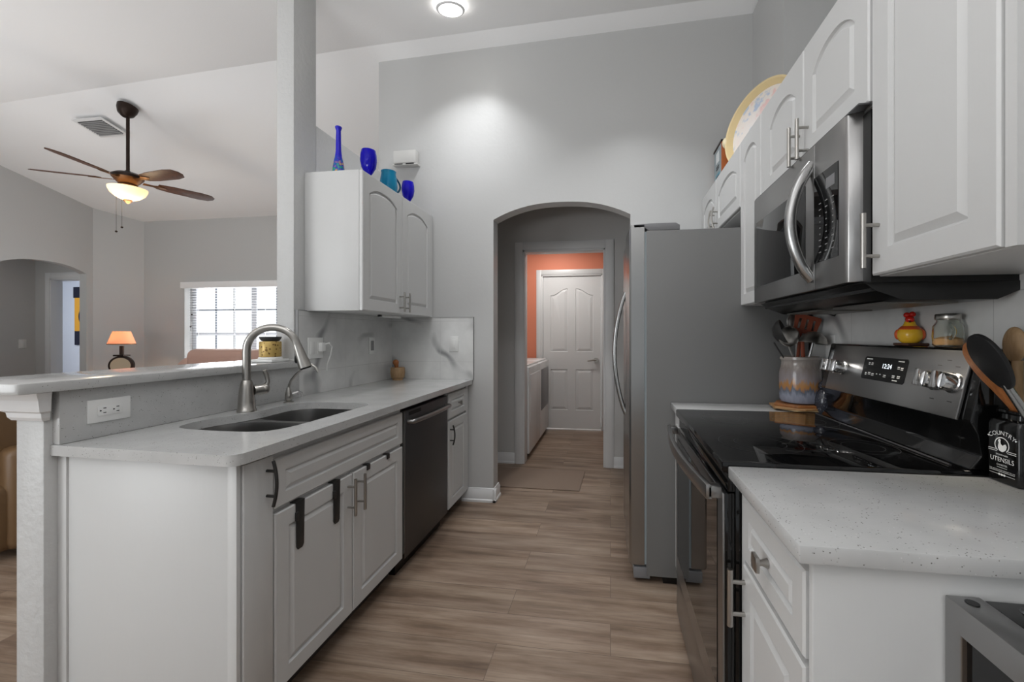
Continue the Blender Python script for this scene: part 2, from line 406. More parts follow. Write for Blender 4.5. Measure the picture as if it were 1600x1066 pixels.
def rect(a0, a1, b0, b1, d=0): return [(a0+d, b0+d), (a1-d, b0+d), (a1-d, b1-d), (a0+d, b1-d)]
def panel_loop(a0, a1, b0, b1, d, rise, k=14):
    pts = [(a0+d, b0+d), (a1-d, b0+d)]
    if isinstance(rise, str):
        r_ = 0.085; sg = 1 if rise == 'L' else -1
        for i in range(k+1):
            x = 1-2*i/k; e = 0.5+0.5*math.sin(PI/2*max(-1, min(1, sg*x*1.15))); pts.append(((a0+a1)/2+((a1-a0)/2-d)*x, b1-d-r_*(1-e)))
        return pts
    if rise <= 0: return pts+[(a1-d, b1-d), (a0+d, b1-d)]
    w = (a1-a0)/2-d; c = (a0+a1)/2; spring = b1-rise
    for i in range(k+1):
        x = 1-2*i/k; pts.append((c+w*x, spring+(rise-d)*(1-abs(x)**2.45)))
    return pts
def panel_door(mb, T, a0, a1, b0, b1, t=0.02, ins=0.055, rise=0.0, top=None, panels=None, fld=0.024):
    """thermofoil door: slab with eased edges and a raised panel set in a routed groove"""
    mb.sharp = 14
    R0 = [mb.v(T @ Vector((a, b, 0))) for a, b in rect(a0, a1, b0, b1)]
    R1 = [mb.v(T @ Vector((a, b, t-0.004))) for a, b in rect(a0, a1, b0, b1)]
    mb.face(R0); mb.ring(R0, R1)
    P = panels or [(a0+ins, a1-ins, b0+ins, b1-(top or ins), rise)]
    loops = mb.flatring(rect(a0, a1, b0, b1, 0.004), [panel_loop(*p[:4], 0, p[4]) for p in P], t, T)
    mb.ring(R1, loops[0])
    for p, l0 in zip(P, loops[1:]):
        prev = l0; f_ = min(fld, 0.27*min(p[1]-p[0], p[3]-p[2]))
        for d, n in ((0.003, t-0.009), (0.007, t-0.009), (f_, t-0.0005)):
            cur = [mb.v(T @ Vector((a, b, n))) for a, b in panel_loop(*p[:4], d, p[4])]; mb.ring(prev, cur); prev = cur
        mb.face(prev)
    return mb
def bar_handle(T, a, b0, b1, n0, off=0.032, r=0.006, vertical=True):
    mb = MB()
    P = (lambda x, n: T @ Vector((a, x, n))) if vertical else (lambda x, n: T @ Vector((x, a, n)))
    mb.cyl(P(b0, n0+off), P(b1, n0+off), r, 12)
    k = (b1-b0)*0.22
    for x in (b0+k, b1-k): mb.cyl(P(x, n0), P(x, n0+off), r*0.75, 10)
    return mb
def bow_handle(T, a, b0, b1, n0, off=0.03, r=0.005):
    mb = MB(); c = (b0+b1)/2; h = (b1-b0)/2
    mb.tube([T @ Vector((a, c+h*x, n0+off-0.012*x*x)) for x in [i/6-1 for i in range(13)]], r, 10)
    for x in (-0.55, 0.55): mb.cyl(T @ Vector((a, c+h*x, n0)), T @ Vector((a, c+h*x, n0+off-0.012*x*x)), r*0.9, 10)
    return mb

# ------------------------------------------------------------------ the room
def zc(y): return 3.383-0.2*(2.83-y)                  # kitchen ceiling rises towards the far wall (ridge)
b = MB(); b.box(-12.5, 2.2, -3.2, 5.1, -0.06, 0.0); b.box(-1.9, 1.2, 5.1, 5.6, -0.06, 0.0); b.box(-12.5, -7.0, 5.1, 6.8, -0.06, 0.0); struct(b.build('floor', M['floor']))
b = MB()
X0, X1 = -7.2, 1.75
nr = [b.v((X0, -1.6, 2.44)), b.v((-1.774, -1.6, 2.50)), b.v((X1, -1.6, 2.58))]
bk = [b.v((X0, -3.2, 2.44)), b.v((-1.774, -3.2, 2.50)), b.v((X1, -3.2, 2.58))]
rv = [b.v((X0, 3.14, 3.385)), b.v((-1.774, 2.83, 3.384)), b.v((X1, 2.83, 3.482))]
fw = [b.v((X0, 3.16, 3.38)), b.v((-1.774, 2.963, 3.352)), b.v((X1, 2.963, 3.45))]
fe = [b.v((X0, 5.2, 2.83)), b.v((-1.66, 5.2, 2.83))]; q = b.v((-1.66, 2.963, 3.352))
for A, B_ in ((bk, nr), (nr, rv), (rv, fw)):
    for k in range(2): b.face((A[k], A[k+1], B_[k+1], B_[k]))
b.face((fw[0], fw[1], q, fe[1], fe[0]))
struct(b.build('ceiling', M['ceil'], smooth=False))

def arch_wall(T, a0, a1, zl, zr, o0, o1, spring, apex, lo, hi, m, name):
    pts = [(a0, 0), (o0, 0), (o0, spring)]
    k = 24
    for i in range(1, k):
        x = -1+2*i/k; pts.append(((o0+o1)/2+(o1-o0)/2*x, spring+(apex-spring)*(1-abs(x)**2.4)))
    pts += [(o1, spring), (o1, 0), (a1, 0), (a1, zr), (a0, zl)]
    # two halves so the caps triangulate well
    mb = MB(T); es = []
    vs0 = [mb.v((a, b_, lo)) for a, b_ in pts]; vs1 = [mb.v((a, b_, hi)) for a, b_ in pts]
    for vs in (vs0, vs1):
        e = [mb.bm.edges.new((vs[i], vs[(i+1) % len(vs)])) for i in range(len(vs))]
        bmesh.ops.triangle_fill(mb.bm, edges=e, use_beauty=True)
    for i in range(len(pts)):
        j = (i+1) % len(pts); mb.face((vs0[i], vs0[j], vs1[j], vs1[i]))
    return struct(mb.build(name, m))
arch_wall(NY(2.963), -1.774, 1.1, 3.362, 3.447, -0.86, 0.14, 2.095, 2.205, 0, -0.115, M['wall'], 'wall_far')
# side wall: breakfast bar half wall, post to the ceiling, eight foot wall behind the wall cabinet
b = MB(frame((0, 0, 0), (0, 1, 0), (0, 0, 1), (1, 0, 0)))
b.prism([(1.0, 0), (1.978, 0), (1.978, 1.069), (1.0, 1.069)], -1.774, -1.672)
b.prism([(1.978, 0), (2.148, 0), (2.148, 2.44), (2.148, zc(2.148)), (1.978, zc(1.978))], -1.774, -1.672)
b.prism([(2.148, 0), (2.963, 0), (2.963, 2.44), (2.148, 2.44)], -1.774, -1.672)
struct(b.build('wall_left', M['stucco'], bevel=0.004))
b = MB()
b.box(0.957, 1.06, -3.2, 2.963, 0, 2.2); b.box(0.957, 1.06, 2.445, 2.963, 2.2, 3.425); b.box(1.06, 1.70, 2.445, 2.55, 2.2, 3.43)
b.box(1.06, 1.70, -3.2, 2.445, 2.15, 2.2); b.box(1.70, 1.75, -3.2, 2.55, 2.15, 3.44)
struct(b.build('wall_right', M['wall']))
# hall behind the arch
b = MB(); Y = 3.891
b.box(-1.66, -0.837, Y, Y+0.11, 0, 2.5); b.box(-0.047, 1.2, Y, Y+0.11, 0, 2.5); b.box(-0.837, -0.047, Y, Y+0.11, 2.055, 2.5)
struct(b.build('wall_hall', M['hallwall']))
struct(MB().box(-1.774, -1.66, 3.079, 5.5, 0, 3.32).build('wall_side', M['hallwall']))
struct(MB().box(1.1, 1.2, 2.963, Y, 0, 2.5).build('wall_hall_end', M['hallwall']))
struct(MB().box(-1.66, 1.2, 3.078, 5.5, 2.5, 2.55).build('ceiling_hall', M['ceil']))
b = MB(); b.box(-1.66, -0.906, 5.38, 5.48, 0, 2.5); b.box(-0.10, 0.6, 5.38, 5.48, 0, 2.5); b.box(-0.906, -0.10, 5.38, 5.48, 2.035, 2.5)
struct(b.build('wall_laundry', M['coral']))
b = MB(); b.box(0.55, 0.6, 4.0, 5.38, 0, 2.5)
struct(b.build('wall_laundry_side', M['hallwall']))
def casing(name, a0, a1, top, y, w=0.07, t=0.016):
    b = MB()
    for x0, x1, z0, z1 in ((a0-w, a0, 0, top+w), (a1, a1+w, 0, top+w), (a0, a1, top, top+w)):
        b.box(x0, x1, y-t, y, z0, z1); b.box(x0+0.012 if x0 < a0 else x0, x1-0.012 if x1 > a1 else x1, y-t-0.006, y-t, z0, z1-(0.012 if z1 > top else 0))
    b.box(a0-0.001, a0+0.02, y-t, y+0.11, 0, top); b.box(a1-0.02, a1+0.001, y-t, y+0.11, 0, top); b.box(a0, a1, y-t, y+0.11, top-0.02, top+0.001)
    return struct(b.build(name, M['trimw'], bevel=0.003))
casing('trim_1', -0.837, -0.047, 2.055, Y, 0.078)
casing('trim_2', -0.906, -0.10, 2.035, 5.38, 0.066)
# laundry door: four moulded panels, arched top pair
dr = thing('door_1', None, None, (-0.5, 5.40, 0)); dr['kind'] = 'structure'
T = NY(5.42); b = MB()
def cath(a0, a1, left): pass
panel_door(b, T, -0.884, -0.122, 0.012, 2.014, 0.035, panels=[(-0.786, -0.556, 1.02, 1.85, 'L'), (-0.452, -0.222, 1.02, 1.85, 'R'),
           (-0.786, -0.556, 0.255, 0.79, 0), (-0.452, -0.222, 0.255, 0.79, 0)], fld=0.04)
b.build('door_leaf', M['doorw'], dr)
h = MB(); h.cyl((-0.185, 5.385, 0.915), (-0.185, 5.355, 0.915), 0.032, 20); h.cyl((-0.185, 5.355, 0.915), (-0.185, 5.335, 0.915), 0.011)
h.tube([(-0.185, 5.338, 0.915), (-0.22, 5.335, 0.918), (-0.26, 5.335, 0.911), (-0.295, 5.338, 0.905)], [0.011, 0.010, 0.009, 0.008]); h.build('door_handle', M['nickel'], dr)

def baseboard(name, pts):
    """pts: list of (x,y,nx,ny) segments"""
    b = MB()
    for (x0, y0, x1, y1, nx, ny) in pts:
        d = Vector((x1-x0, y1-y0, 0)); Lh = d.length; d.normalize()
        T = frame((x0, y0, 0), tuple(d), (nx, ny, 0), (0, 0, 1))
        TT = Matrix(((d.x, nx, 0, x0), (d.y, ny, 0, y0), (0, 0, 1, 0), (0, 0, 0, 1)))
        prof = [(0, 0), (0.022, 0), (0.022, 0.016), (0.014, 0.022), (0.014, 0.075), (0.008, 0.088), (0.006, 0.098), (0, 0.10)]
        A = [b.v(TT @ Vector((0, p, z))) for p, z in prof]; B2 = [b.v(TT @ Vector((Lh, p, z))) for p, z in prof]
        b.face(A); b.face(B2); b.ring(A, B2)
    return struct(b.build(name, M['trimw']))
baseboard('baseboard_far', [(-1.10, 2.963, -0.838, 2.963, 0, -1), (-0.86, 2.941, -0.86, 3.10, 1, 0), (0.14, 2.963, 0.957, 2.963, 0, -1)])
baseboard('baseboard_hall', [(-1.66, Y, -0.915, Y, 0, -1), (0.031, Y, 1.1, Y, 0, -1)])

# great room
b = MB(); b.T = frame((-6.98, 0, 0), (0, 1, 0), (0, 0, 1), (-1, 0, 0))
zg = lambda y: 3.46-0.255*(y-2.963)
arch_wall(b.T, 2.963, 4.667, zg(2.963), zg(4.667), 3.755, 4.597, 2.064, 2.169, 0, 0.11, M['wall'], 'wall_great_room_left')
struct(MB().box(-7.09, -6.98, -3.2, 2.963, 0, 2.44).build('wall_great_room_near', M['wall']))
TT = frame((0, 0, 0), (1, 0, 0), (0, 1, 0), (0, 0, 1))
b = MB(); b.prism([(-6.98, 4.667), (-6.64, 5.03), (-6.72, 5.14), (-7.09, 4.75)], 0, 3.03); struct(b.build('wall_great_room_corner', M['wall']))
b = MB(); zt = zg(5.03)
b.box(-6.66, -5.965, 5.03, 5.2, 0, zt); b.box(-3.965, -1.774, 5.03, 5.2, 0, zt); b.box(-5.965, -3.965, 5.03, 5.2, 1.975, zt); b.box(-5.965, -3.965, 5.03, 5.2, 0, 0.60)
struct(b.build('wall_great_room_far', M['wall']))
# window with two double-hung units and open slat blinds
wn = thing('window_1', None, None, (-4.965, 5.15, 0.6)); wn['kind'] = 'structure'
b = MB()
for x0, x1 in ((-5.965, -5.90), (-4.03, -3.965), (-5.005, -4.925)): b.box(x0, x1, 5.14, 5.19, 0.60, 1.975)
for z0, z1 in ((0.60, 0.66), (1.915, 1.975), (1.235, 1.275)): b.box(-5.965, -3.965, 5.145, 5.185, z0, z1)
b.build('window_frame', M['wframe'], wn, bevel=0.003)
for nm, x0, x1 in (('left', -5.90, -5.005), ('right', -4.925, -4.03)):
    b = MB(); w = x1-x0
    for k in (1, 2): b.box(x0+w*k/3-0.009, x0+w*k/3+0.009, 5.16, 5.175, 0.66, 1.915)
    for z in (1.60, 0.95): b.box(x0, x1, 5.16, 5.175, z-0.009, z+0.009)
    b.build('muntin_grid', M['muntin'], wn)
b = MB()
for i in range(36):
    z = 0.63+i*0.0363; p = [b.v(q) for q in ((-5.94, 5.07, z+0.001), (-3.99, 5.07, z+0.001), (-3.99, 5.100, z-0.001), (-5.94, 5.100, z-0.001))]
    q = [b.v(v.co+Vector((0, 0, 0.0015))) for v in p]; b.face(p); b.face(q); b.ring(p, q)
for x in (-5.78, -5.2, -4.72, -4.15): b.box(x-0.003, x+0.003, 5.068, 5.071, 0.62, 1.93)
b.build('blind_slats', M['slat'], wn)
b = MB(); b.box(-5.985, -3.945, 4.985, 5.075, 1.90, 1.985); b.build('blind_valance', M['blind'], wn, bevel=0.004)
b = MB(); b.cyl((-5.88, 5.06, 1.9), (-5.88, 5.06, 1.42), 0.002); b.ball((-5.88, 5.06, 1.53), 0.011); b.cyl((-5.90, 5.06, 1.9), (-5.90, 5.06, 1.3), 0.002); b.ball((-5.90, 5.06, 1.36), 0.011)
b.build('blind_cord', M['bronze'], wn)
# hall and bedroom beyond the great room arch
b = MB(); b.box(-8.16, -8.05, 2.9, 4.73, 0, 2.5); b.box(-8.05, -7.775, 4.73, 4.83, 0, 2.5); b.box(-7.775, -7.02, 4.73, 4.83, 2.03, 2.5); b.box(-8.05, -7.09, 2.8, 2.9, 0, 2.5)
b.box(-8.16, -7.09, 2.8, 4.83, 2.5, 2.55)
struct(b.build('wall_bedroom_hall', M['hallwall']))
casing('trim_3', -7.775, -7.02, 2.03, 4.73, 0.085)
b = MB()
for z0, z1, y0, y1 in ((0, 2.12, 4.25, 4.34), (2.03, 2.12, 3.4, 4.25)): b.box(-8.05, -8.03, y0, y1, z0, z1)
struct(b.build('trim_4', M['trimw']))
M['bedwall'] = mat('bedroom_paint', (208, 212, 220), 0.7)
b = MB(); b.box(-12.4, -9.3, 6.6, 6.7, 0, 2.6); b.prism([(-12.4, 4.83), (-7.0, 4.83), (-9.3, 6.7), (-12.4, 6.7)], 2.6, 2.65); b.prism([(-7.02, 4.84), (-6.95, 4.84), (-9.25, 6.7), (-9.35, 6.7), (-9.35, 6.6)], 0, 2.6); b.box(-12.4, -12.3, 4.83, 6.6, 0, 2.6); b.box(-12.3, -8.16, 4.73, 4.83, 0, 2.6)
struct(b.build('wall_bedroom', M['bedwall']))
bn = thing('wall_banner', 'black and gold cloth banner with ring emblem on bedroom wall through the far doorway', 'banner', (-9.85, 6.59, 1.05))
b = MB(); b.box(-10.27, -9.43, 6.582, 6.594, 1.32, 1.96); b.build('gold_field', M['banner_gold'], bn)
for z0, z1 in ((1.05, 1.32), (1.96, 2.17)):
    b = MB(); b.box(-10.30 if z0 > 1.5 else -10.27, -9.43, 6.582, 6.594, z0, z1); b.build('black_band', M['banner_black'], bn)
T = NY(6.58)
def disc(mb, T, c, r0, r1, n, k=40):
    A = [mb.v(T @ Vector((c[0]+r1*math.cos(2*PI*i/k), c[1]+r1*math.sin(2*PI*i/k), n))) for i in range(k)]
    if r0 <= 0: mb.face(A); return mb
    B2 = [mb.v(T @ Vector((c[0]+r0*math.cos(2*PI*i/k), c[1]+r0*math.sin(2*PI*i/k), n))) for i in range(k)]; mb.ring(A, B2); return mb
b = MB(); disc(b, T, (-9.97, 1.60), 0.17, 0.205, 0.002); b.build('emblem_ring', M['banner_black'], bn)
b = MB(); disc(b, T, (-9.97, 1.60), 0, 0.17, 0.001); b.build('emblem_disc', M['label_white'], bn)

# ------------------------------------------------------------------ left run: cabinets, dishwasher
FX = -1.065                                           # carcass front, doors stand 20 mm proud
def hdl(o, mb, m=None, name='handle'): return mb.build(name, m or M['nickel'], o)
sb = thing('sink_base_cabinet', 'white sink base cabinet with two raised panel doors beside the dishwasher', 'cabinet', (-1.36, 1.49, 0))
b = MB(); b.box(-1.66, FX, 1.046, 1.973, 0.10, 0.66); b.box(-1.66, FX, 1.046, 1.17, 0.66, 0.873); b.box(-1.09, FX, 1.17, 1.973, 0.66, 0.873); b.build('carcass', M['cab'], sb)
b = MB(); b.box(-1.66, -1.13, 1.04, 1.973, 0.0, 0.10); b.build('toe_kick', M['kick'], sb)
b = MB(); b.box(-1.640, -1.082, 1.036, 1.046, 0.0, 0.873); b.box(-1.082, -1.052, 1.031, 1.046, 0.0, 0.873); b.box(-1.6715, -1.640, 1.031, 1.046, 0, 0.873); b.build('end_panel', M['cab'], sb, bevel=0.002)
b = MB(PX(FX)); b.box(1.048, 1.153, 0.103, 0.862, 0, 0.02); fp = b.build('filler_panel', M['cab'], sb, bevel=0.003)
bow_handle(PX(FX), 1.128, 0.712, 0.852, 0.02, 0.034).build('handle', M['blackmatte'], fp)
b = MB(); panel_door(b, PX(FX), 1.160, 1.962, 0.688, 0.845, 0.02, 0.042); b.build('false_drawer_front', M['cab'], sb)
for a0, a1, ha in ((1.160, 1.552, 1.522), (1.558, 1.962, 1.586)):
    b = MB(); panel_door(b, PX(FX), a0, a1, 0.103, 0.672, 0.02, 0.055); d = b.build('door', M['cab'], sb)
    bar_handle(PX(FX), ha, 0.513, 0.66, 0.02, 0.034).build('handle', M['nickel'], d)
# black over-the-door hooks
for i, (y, z0, lab) in enumerate(((1.262, 0.515, 'long black over-door hook strip on the left sink cabinet door, nearer the camera'), (1.45, 0.515, 'long black over-door hook strip on left sink cabinet door, beside the bar handle'))):
    t = thing('over_door_hook', lab, 'hook', (-1.044, y, z0), 'over-door hooks')
    b = MB(PX(-1.045)); b.prism([(y-0.020, 0.676), (y-0.0165, z0+0.010), (y-0.010, z0), (y+0.010, z0), (y+0.0165, z0+0.010), (y+0.020, 0.676)], 0.001, 0.004); b.build('strip', M['blackmatte'], t, bevel=0.0008)
    b = MB(PX(-1.045)); b.box(y-0.020, y+0.020, 0.6735, 0.677, -0.02, 0.004); b.build('top_clip', M['blackmatte'], t)
    b = MB(PX(-1.045)); b.box(y-0.024, y-0.012, 0.615, 0.645, 0.002, 0.010); b.build('side_hook', M['blackmatte'], t, bevel=0.002)
for y, lab in ((1.66, 'small black clip over right sink cabinet door top, beside the handles'), (1.82, 'small black clip over right sink cabinet door top, nearer the dishwasher')):
    b = MB(PX(-1.045)); b.box(y-0.012, y+0.012, 0.652, 0.676, 0.001, 0.005); b.box(y-0.012, y+0.012, 0.6735, 0.677, -0.02, 0.005); tag(b.build('door_clip', M['blackmatte'], bevel=0.002), lab, 'clip', 'over-door clips')

dw = thing('dishwasher', 'dark stainless dishwasher with bar handle under the left worktop', 'dishwasher', (-1.36, 2.27, 0))
b = MB(); b.box(-1.64, -1.075, 1.980, 2.555, 0.075, 0.868); b.build('tub', M['black'], dw)
b = MB(); b.box(-1.14, -1.10, 1.985, 2.55, 0.0, 0.075); b.build('kick_plate', M['black'], dw)
b = MB(); b.box(-1.075, -1.047, 1.996, 2.549, 0.085, 0.845); b.build('door', M['darksteel'], dw, bevel=0.004)
b = MB(); b.box(-1.075, -1.050, 1.990, 1.996, 0.085, 0.845); b.build('edge_strip', M['steelv'], dw)
b = MB(); b.tube([(-1.05, 2.025, 0.787), (-1.018, 2.03, 0.787)]+[(-1.018+0.012*math.sin(PI*i/10), 2.03+0.485*i/10, 0.787) for i in range(11)]+[(-1.05, 2.52, 0.787)], 0.0125, 12, flat=1.0); b.build('handle', M['steel'], dw)
b = MB(); b.box(-1.0475, -1.0465, 2.03, 2.17, 0.815, 0.835); b.build('vent_slot', M['slot'], dw)

nb = thing('narrow_base_cabinet', 'narrow white base cabinet with one drawer beside the arch wall', 'cabinet', (-1.36, 2.75, 0))
b = MB(); b.box(-1.66, FX, 2.56, 2.95, 0.10, 0.873); b.build('carcass', M['cab'], nb)
b = MB(); b.box(-1.66, -1.13, 2.56, 2.95, 0, 0.10); b.build('toe_kick', M['kick'], nb)
b = MB(); panel_door(b, PX(FX), 2.566, 2.90, 0.688, 0.852, 0.02, 0.042); d = b.build('drawer', M['cab'], nb)
k = MB(); k.lathe([(0.006, 0), (0.006, 0.014), (0.014, 0.018), (0.015, 0.026), (0.006, 0.03)], T=PX(-1.045) @ Matrix.Translation((2.735, 0.772, 0)), n=18); k.build('knob', M['nickel'], d)
b = MB(); panel_door(b, PX(FX), 2.566, 2.90, 0.095, 0.672, 0.02, 0.055); d = b.build('door', M['cab'], nb)
bow_handle(PX(FX), 2.588, 0.515, 0.645, 0.02, 0.032).build('handle', M['blackmatte'], d)
b = MB(); b.box(FX, -1.052, 2.905, 2.95, 0.095, 0.873); b.build('filler_strip', M['cab'], nb)

# worktop with a cut-out for the sink
cut = [(-1.549, 1.284), (-1.572, 1.34), (-1.573, 1.40), (-1.566, 1.455), (-1.54, 1.505), (-1.521, 1.56), (-1.517, 1.62), (-1.527, 1.70), (-1.527, 1.765), (-1.505, 1.82), (-1.455, 1.852), (-1.363, 1.856),
       (-1.22, 1.852), (-1.155, 1.838), (-1.136, 1.805), (-1.137, 1.72), (-1.138, 1.47), (-1.143, 1.341), (-1.165, 1.28), (-1.214, 1.25), (-1.316, 1.246), (-1.434, 1.252), (-1.51, 1.262)]
def smooth_loop(p, it=2):
    for _ in range(it):
        q = []
        for i in range(len(p)):
            a, c = p[i], p[(i+1) % len(p)]; q += [(a[0]*.75+c[0]*.25, a[1]*.75+c[1]*.25), (a[0]*.25+c[0]*.75, a[1]*.25+c[1]*.75)]
        p = q
    return p
cut = smooth_loop(cut, 1)
rc = [(-1.018-0.035*(1-math.cos(a)), 0.995+0.035*(1-math.sin(a))) for a in [PI/2*i/6 for i in range(7)]]
rc = [(-1.018-0.035+0.035*math.cos(a), 0.995+0.035-0.035*math.sin(a)) for a in [PI/2*i/6 for i in range(7)]]
outl = [(-1.672, 2.951), (-1.672, 1.014)]+[(x, y) for x, y in reversed(rc)]+[(-1.018, 2.951)]
b = MB()
for z in (0.906, 0.874):
    ls = b.flatring(outl, [cut], z)
    if z == 0.906: up = ls
for k in range(2): b.ring(up[k], ls[k])
wt = tag(b.build('worktop', M['quartz'], bevel=0.0), 'long speckled quartz worktop holding the double sink', 'worktop')
# sink: two steel bowls under the cut-out
sk = thing('kitchen_sink', 'double bowl stainless undermount sink in the left worktop', 'sink', (-1.34, 1.55, 0.69))
def bowl(pts, depth, nm):
    b = MB(); top = [b.v((x, y, 0.872)) for x, y in pts]
    cx_ = sum(p[0] for p in pts)/len(pts); cy_ = sum(p[1] for p in pts)/len(pts); prev = top
    for k, z in ((0.985, 0.85), (0.95, 0.72), (0.92, 0.695), (0.85, 0.688), (0.12, 0.682)):
        cur = [b.v((cx_+(x-cx_)*k, cy_+(y-cy_)*k, z)) for x, y in pts]; b.ring(prev, cur); prev = cur
    b.face(prev); o = b.build(nm, M['sinksteel'], sk, ang=60)
    d = MB(); d.lathe([(0.001, 0.686), (0.04, 0.688), (0.044, 0.684)], (cx_, cy_, 0), cap=False); d.build('drain', M['chrome'], o); return o
B1 = smooth_loop([(-1.60, 1.27), (-1.60, 1.42), (-1.55, 1.54), (-1.16, 1.54), (-1.115, 1.47), (-1.12, 1.30), (-1.18, 1.225), (-1.53, 1.225)])
B2 = smooth_loop([(-1.55, 1.572), (-1.55, 1.75), (-1.52, 1.86), (-1.43, 1.885), (-1.17, 1.875), (-1.115, 1.82), (-1.115, 1.60), (-1.17, 1.572)])
bowl(B1, 0, 'bowl'); bowl(B2, 0, 'bowl')
b = MB(); b.flatring([(-1.64, 1.19), (-1.10, 1.19), (-1.10, 1.92), (-1.64, 1.92)], [B1, B2], 0.8725); b.build('flange', M['sinksteel'], sk)

# stone splash, bar top, tile
struct(MB().box(-1.672, -1.645, 1.019, 1.986, 0.9065, 1.069).build('trim_5', M['quartz'], bevel=0.002))
b = MB(); b.prism([(-1.98, 0.917), (-1.645, 0.917), (-1.628, 0.922), (-1.622, 0.94), (-1.622, 1.976), (-1.98, 1.976)], 1.07, 1.101)
tag(b.build('bar_top', M['quartz'], bevel=0.003), 'raised quartz breakfast bar top on the half wall', 'bar top')
b = MB()
prof = [(0.000, 0.982), (0.006, 0.992), (0.008, 1.006), (0.016, 1.012), (0.018, 1.022), (0.022, 1.045), (0.032, 1.069)]
lp = []
for o_, z in prof:
    o_ += 0.006
    lp.append([b.v(p) for p in ((-1.774-o_, 1.0-o_, z), (-1.672+o_, 1.0-o_, z), (-1.672+o_, 1.013-o_*0.45, z), (-1.774-o_, 1.013-o_*0.45, z))])
for a_, c_ in zip(lp, lp[1:]): b.ring(a_, c_)
b.face(lp[0]); b.face(lp[-1]); b = b
struct(b.build('trim_6', M['trimw'], smooth=False))
b = MB(); b.box(-1.672, -1.658, 1.992, 2.963, 0.9065, 1.371); t1 = tag(b.build('tile_backsplash', M['marbleX']), 'grey veined marble tile backsplash behind the left worktop, side wall', 'backsplash')
b = MB(); b.box(-1.658, -1.013, 2.952, 2.963, 0.9065, 1.371); t2 = tag(b.build('tile_backsplash', M['marbleY']), 'marble tile backsplash on the arch wall at worktop end', 'backsplash')
b = MB(); b.box(-1.672, -1.656, 1.987, 1.992, 0.9065, 1.374); b.box(-1.672, -1.656, 1.992, 2.056, 1.371, 1.374); b.box(-1.013, -1.010, 2.950, 2.963, 0.9065, 1.374); b.box(-1.33, -1.013, 2.950, 2.963, 1.371, 1.374)
struct(b.build('trim_7', M['printdim']))

# ------------------------------------------------------------------ outlets and switches
def plate(T, c, w, h, kind, label, cat, name='wall_outlet'):
    cx_, cz_ = c; o = thing(name, label, cat, tuple(T @ Vector((cx_, cz_-h/2, 0))))
    b = MB(T); b.box(cx_-w/2, cx_+w/2, cz_-h/2, cz_+h/2, 0, 0.006); b.build('cover_plate', M['white_plastic'], o, bevel=0.002)
    if kind == 'duplex_h':
        b = MB(T); b.box(cx_-0.034, cx_+0.034, cz_-0.0165, cz_+0.0165, 0.006, 0.008); b.build('socket', M['white_plastic'], o, bevel=0.001)
        b = MB(T)
        for s in (-0.018, 0.018):
            b.box(cx_+s-0.002, cx_+s+0.006, cz_+0.006, cz_+0.0085, 0.008, 0.0084); b.box(cx_+s-0.002, cx_+s+0.006, cz_-0.0085, cz_-0.006, 0.008, 0.0084)
            b.cyl((cx_+s-0.009, cz_, 0.0079), (cx_+s-0.009, cz_, 0.0084), 0.0025, 10)
        b.build('slots', M['slot'], o)
    if kind in ('rocker', 'double', 'dark'):
        xs = [cx_] if kind != 'double' else [cx_-w*0.23, cx_+w*0.23]
        for x in xs:
            b = MB(T); b.box(x-0.0165, x+0.0165, cz_-0.034, cz_+0.034, 0.006, 0.0095); b.build('rocker', M['white_plastic'] if kind != 'dark' else M['printdim'], o, bevel=0.0012)
    return o
plate(PX(-1.645), (1.142, 0.992), 0.118, 0.074, 'duplex_h', 'white sideways outlet on the stone splash under the bar', 'outlet')
plate(PX(-1.658), (2.12, 1.165), 0.118, 0.118, 'double', 'white double outlet and switch plate with a plug, right of the faucet', 'outlet')
plate(PX(-1.658), (2.675, 1.165), 0.07, 0.116, 'dark', 'narrow white switch plate with grey insert on marble side wall', 'switch', 'light_switch')
plate(NY(2.952), (-1.162, 1.173), 0.07, 0.116, 'rocker', 'white rocker switch on the marble tile beside the arch', 'switch', 'light_switch')
plate(NX(0.945), (1.93, 1.18), 0.072, 0.118, 'rocker', 'white outlet plate on tile behind the utensil crock', 'outlet')
plate(frame((-8.05, 0, 0), (0, 1, 0), (0, 0, 1), (1, 0, 0)), (4.60, 1.12), 0.075, 0.12, 'rocker', 'white switch on the dim hall wall beyond the great room arch', 'switch', 'light_switch')
pc = thing('power_plug', 'white plug with cord hanging from the double outlet', 'plug', (-1.64, 2.155, 1.16))
b = MB(PX(-1.652)); b.box(2.13, 2.165, 1.145, 1.195, 0.004, 0.03); b.build('plug_body', M['white_plastic'], pc, bevel=0.006)
b = MB(); b.tube([(-1.63, 2.155, 1.185), (-1.61, 2.175, 1.193), (-1.615, 2.205, 1.17), (-1.63, 2.212, 1.12), (-1.645, 2.205, 1.07), (-1.652, 2.21, 1.03)], 0.004); b.build('cord', M['white_plastic'], pc)

# ------------------------------------------------------------------ faucet, filter tap, mortar, warmer
fc = thing('kitchen_faucet', 'tall brushed nickel gooseneck faucet with pull-down spray head', 'faucet', (-1.562, 1.58, 0.906))
b = MB(); b.lathe([(0.036, 0.906), (0.036, 0.914), (0.0325, 0.919), (0.031, 0.955), (0.027, 1.0), (0.0225, 1.03), (0.018, 1.042)], (-1.562, 1.58, 0)); b.build('body', M['nickel'], fc)
u = Vector((0.90, 0.43, 0)).normalized(); o0 = Vector((-1.562, 1.58, 0)); pts = [o0+Vector((0, 0, 1.035)), o0+Vector((0, 0, 1.10)), o0+Vector((0, 0, 1.165))]
R = 0.097
for i in range(1, 17):
    a = PI-i*(PI*0.93)/16; pts.append(o0+u*(R+R*math.cos(a))+Vector((0, 0, 1.175+R*math.sin(a))))
tip = pts[-1]; dirv = (pts[-1]-pts[-2]).normalized()
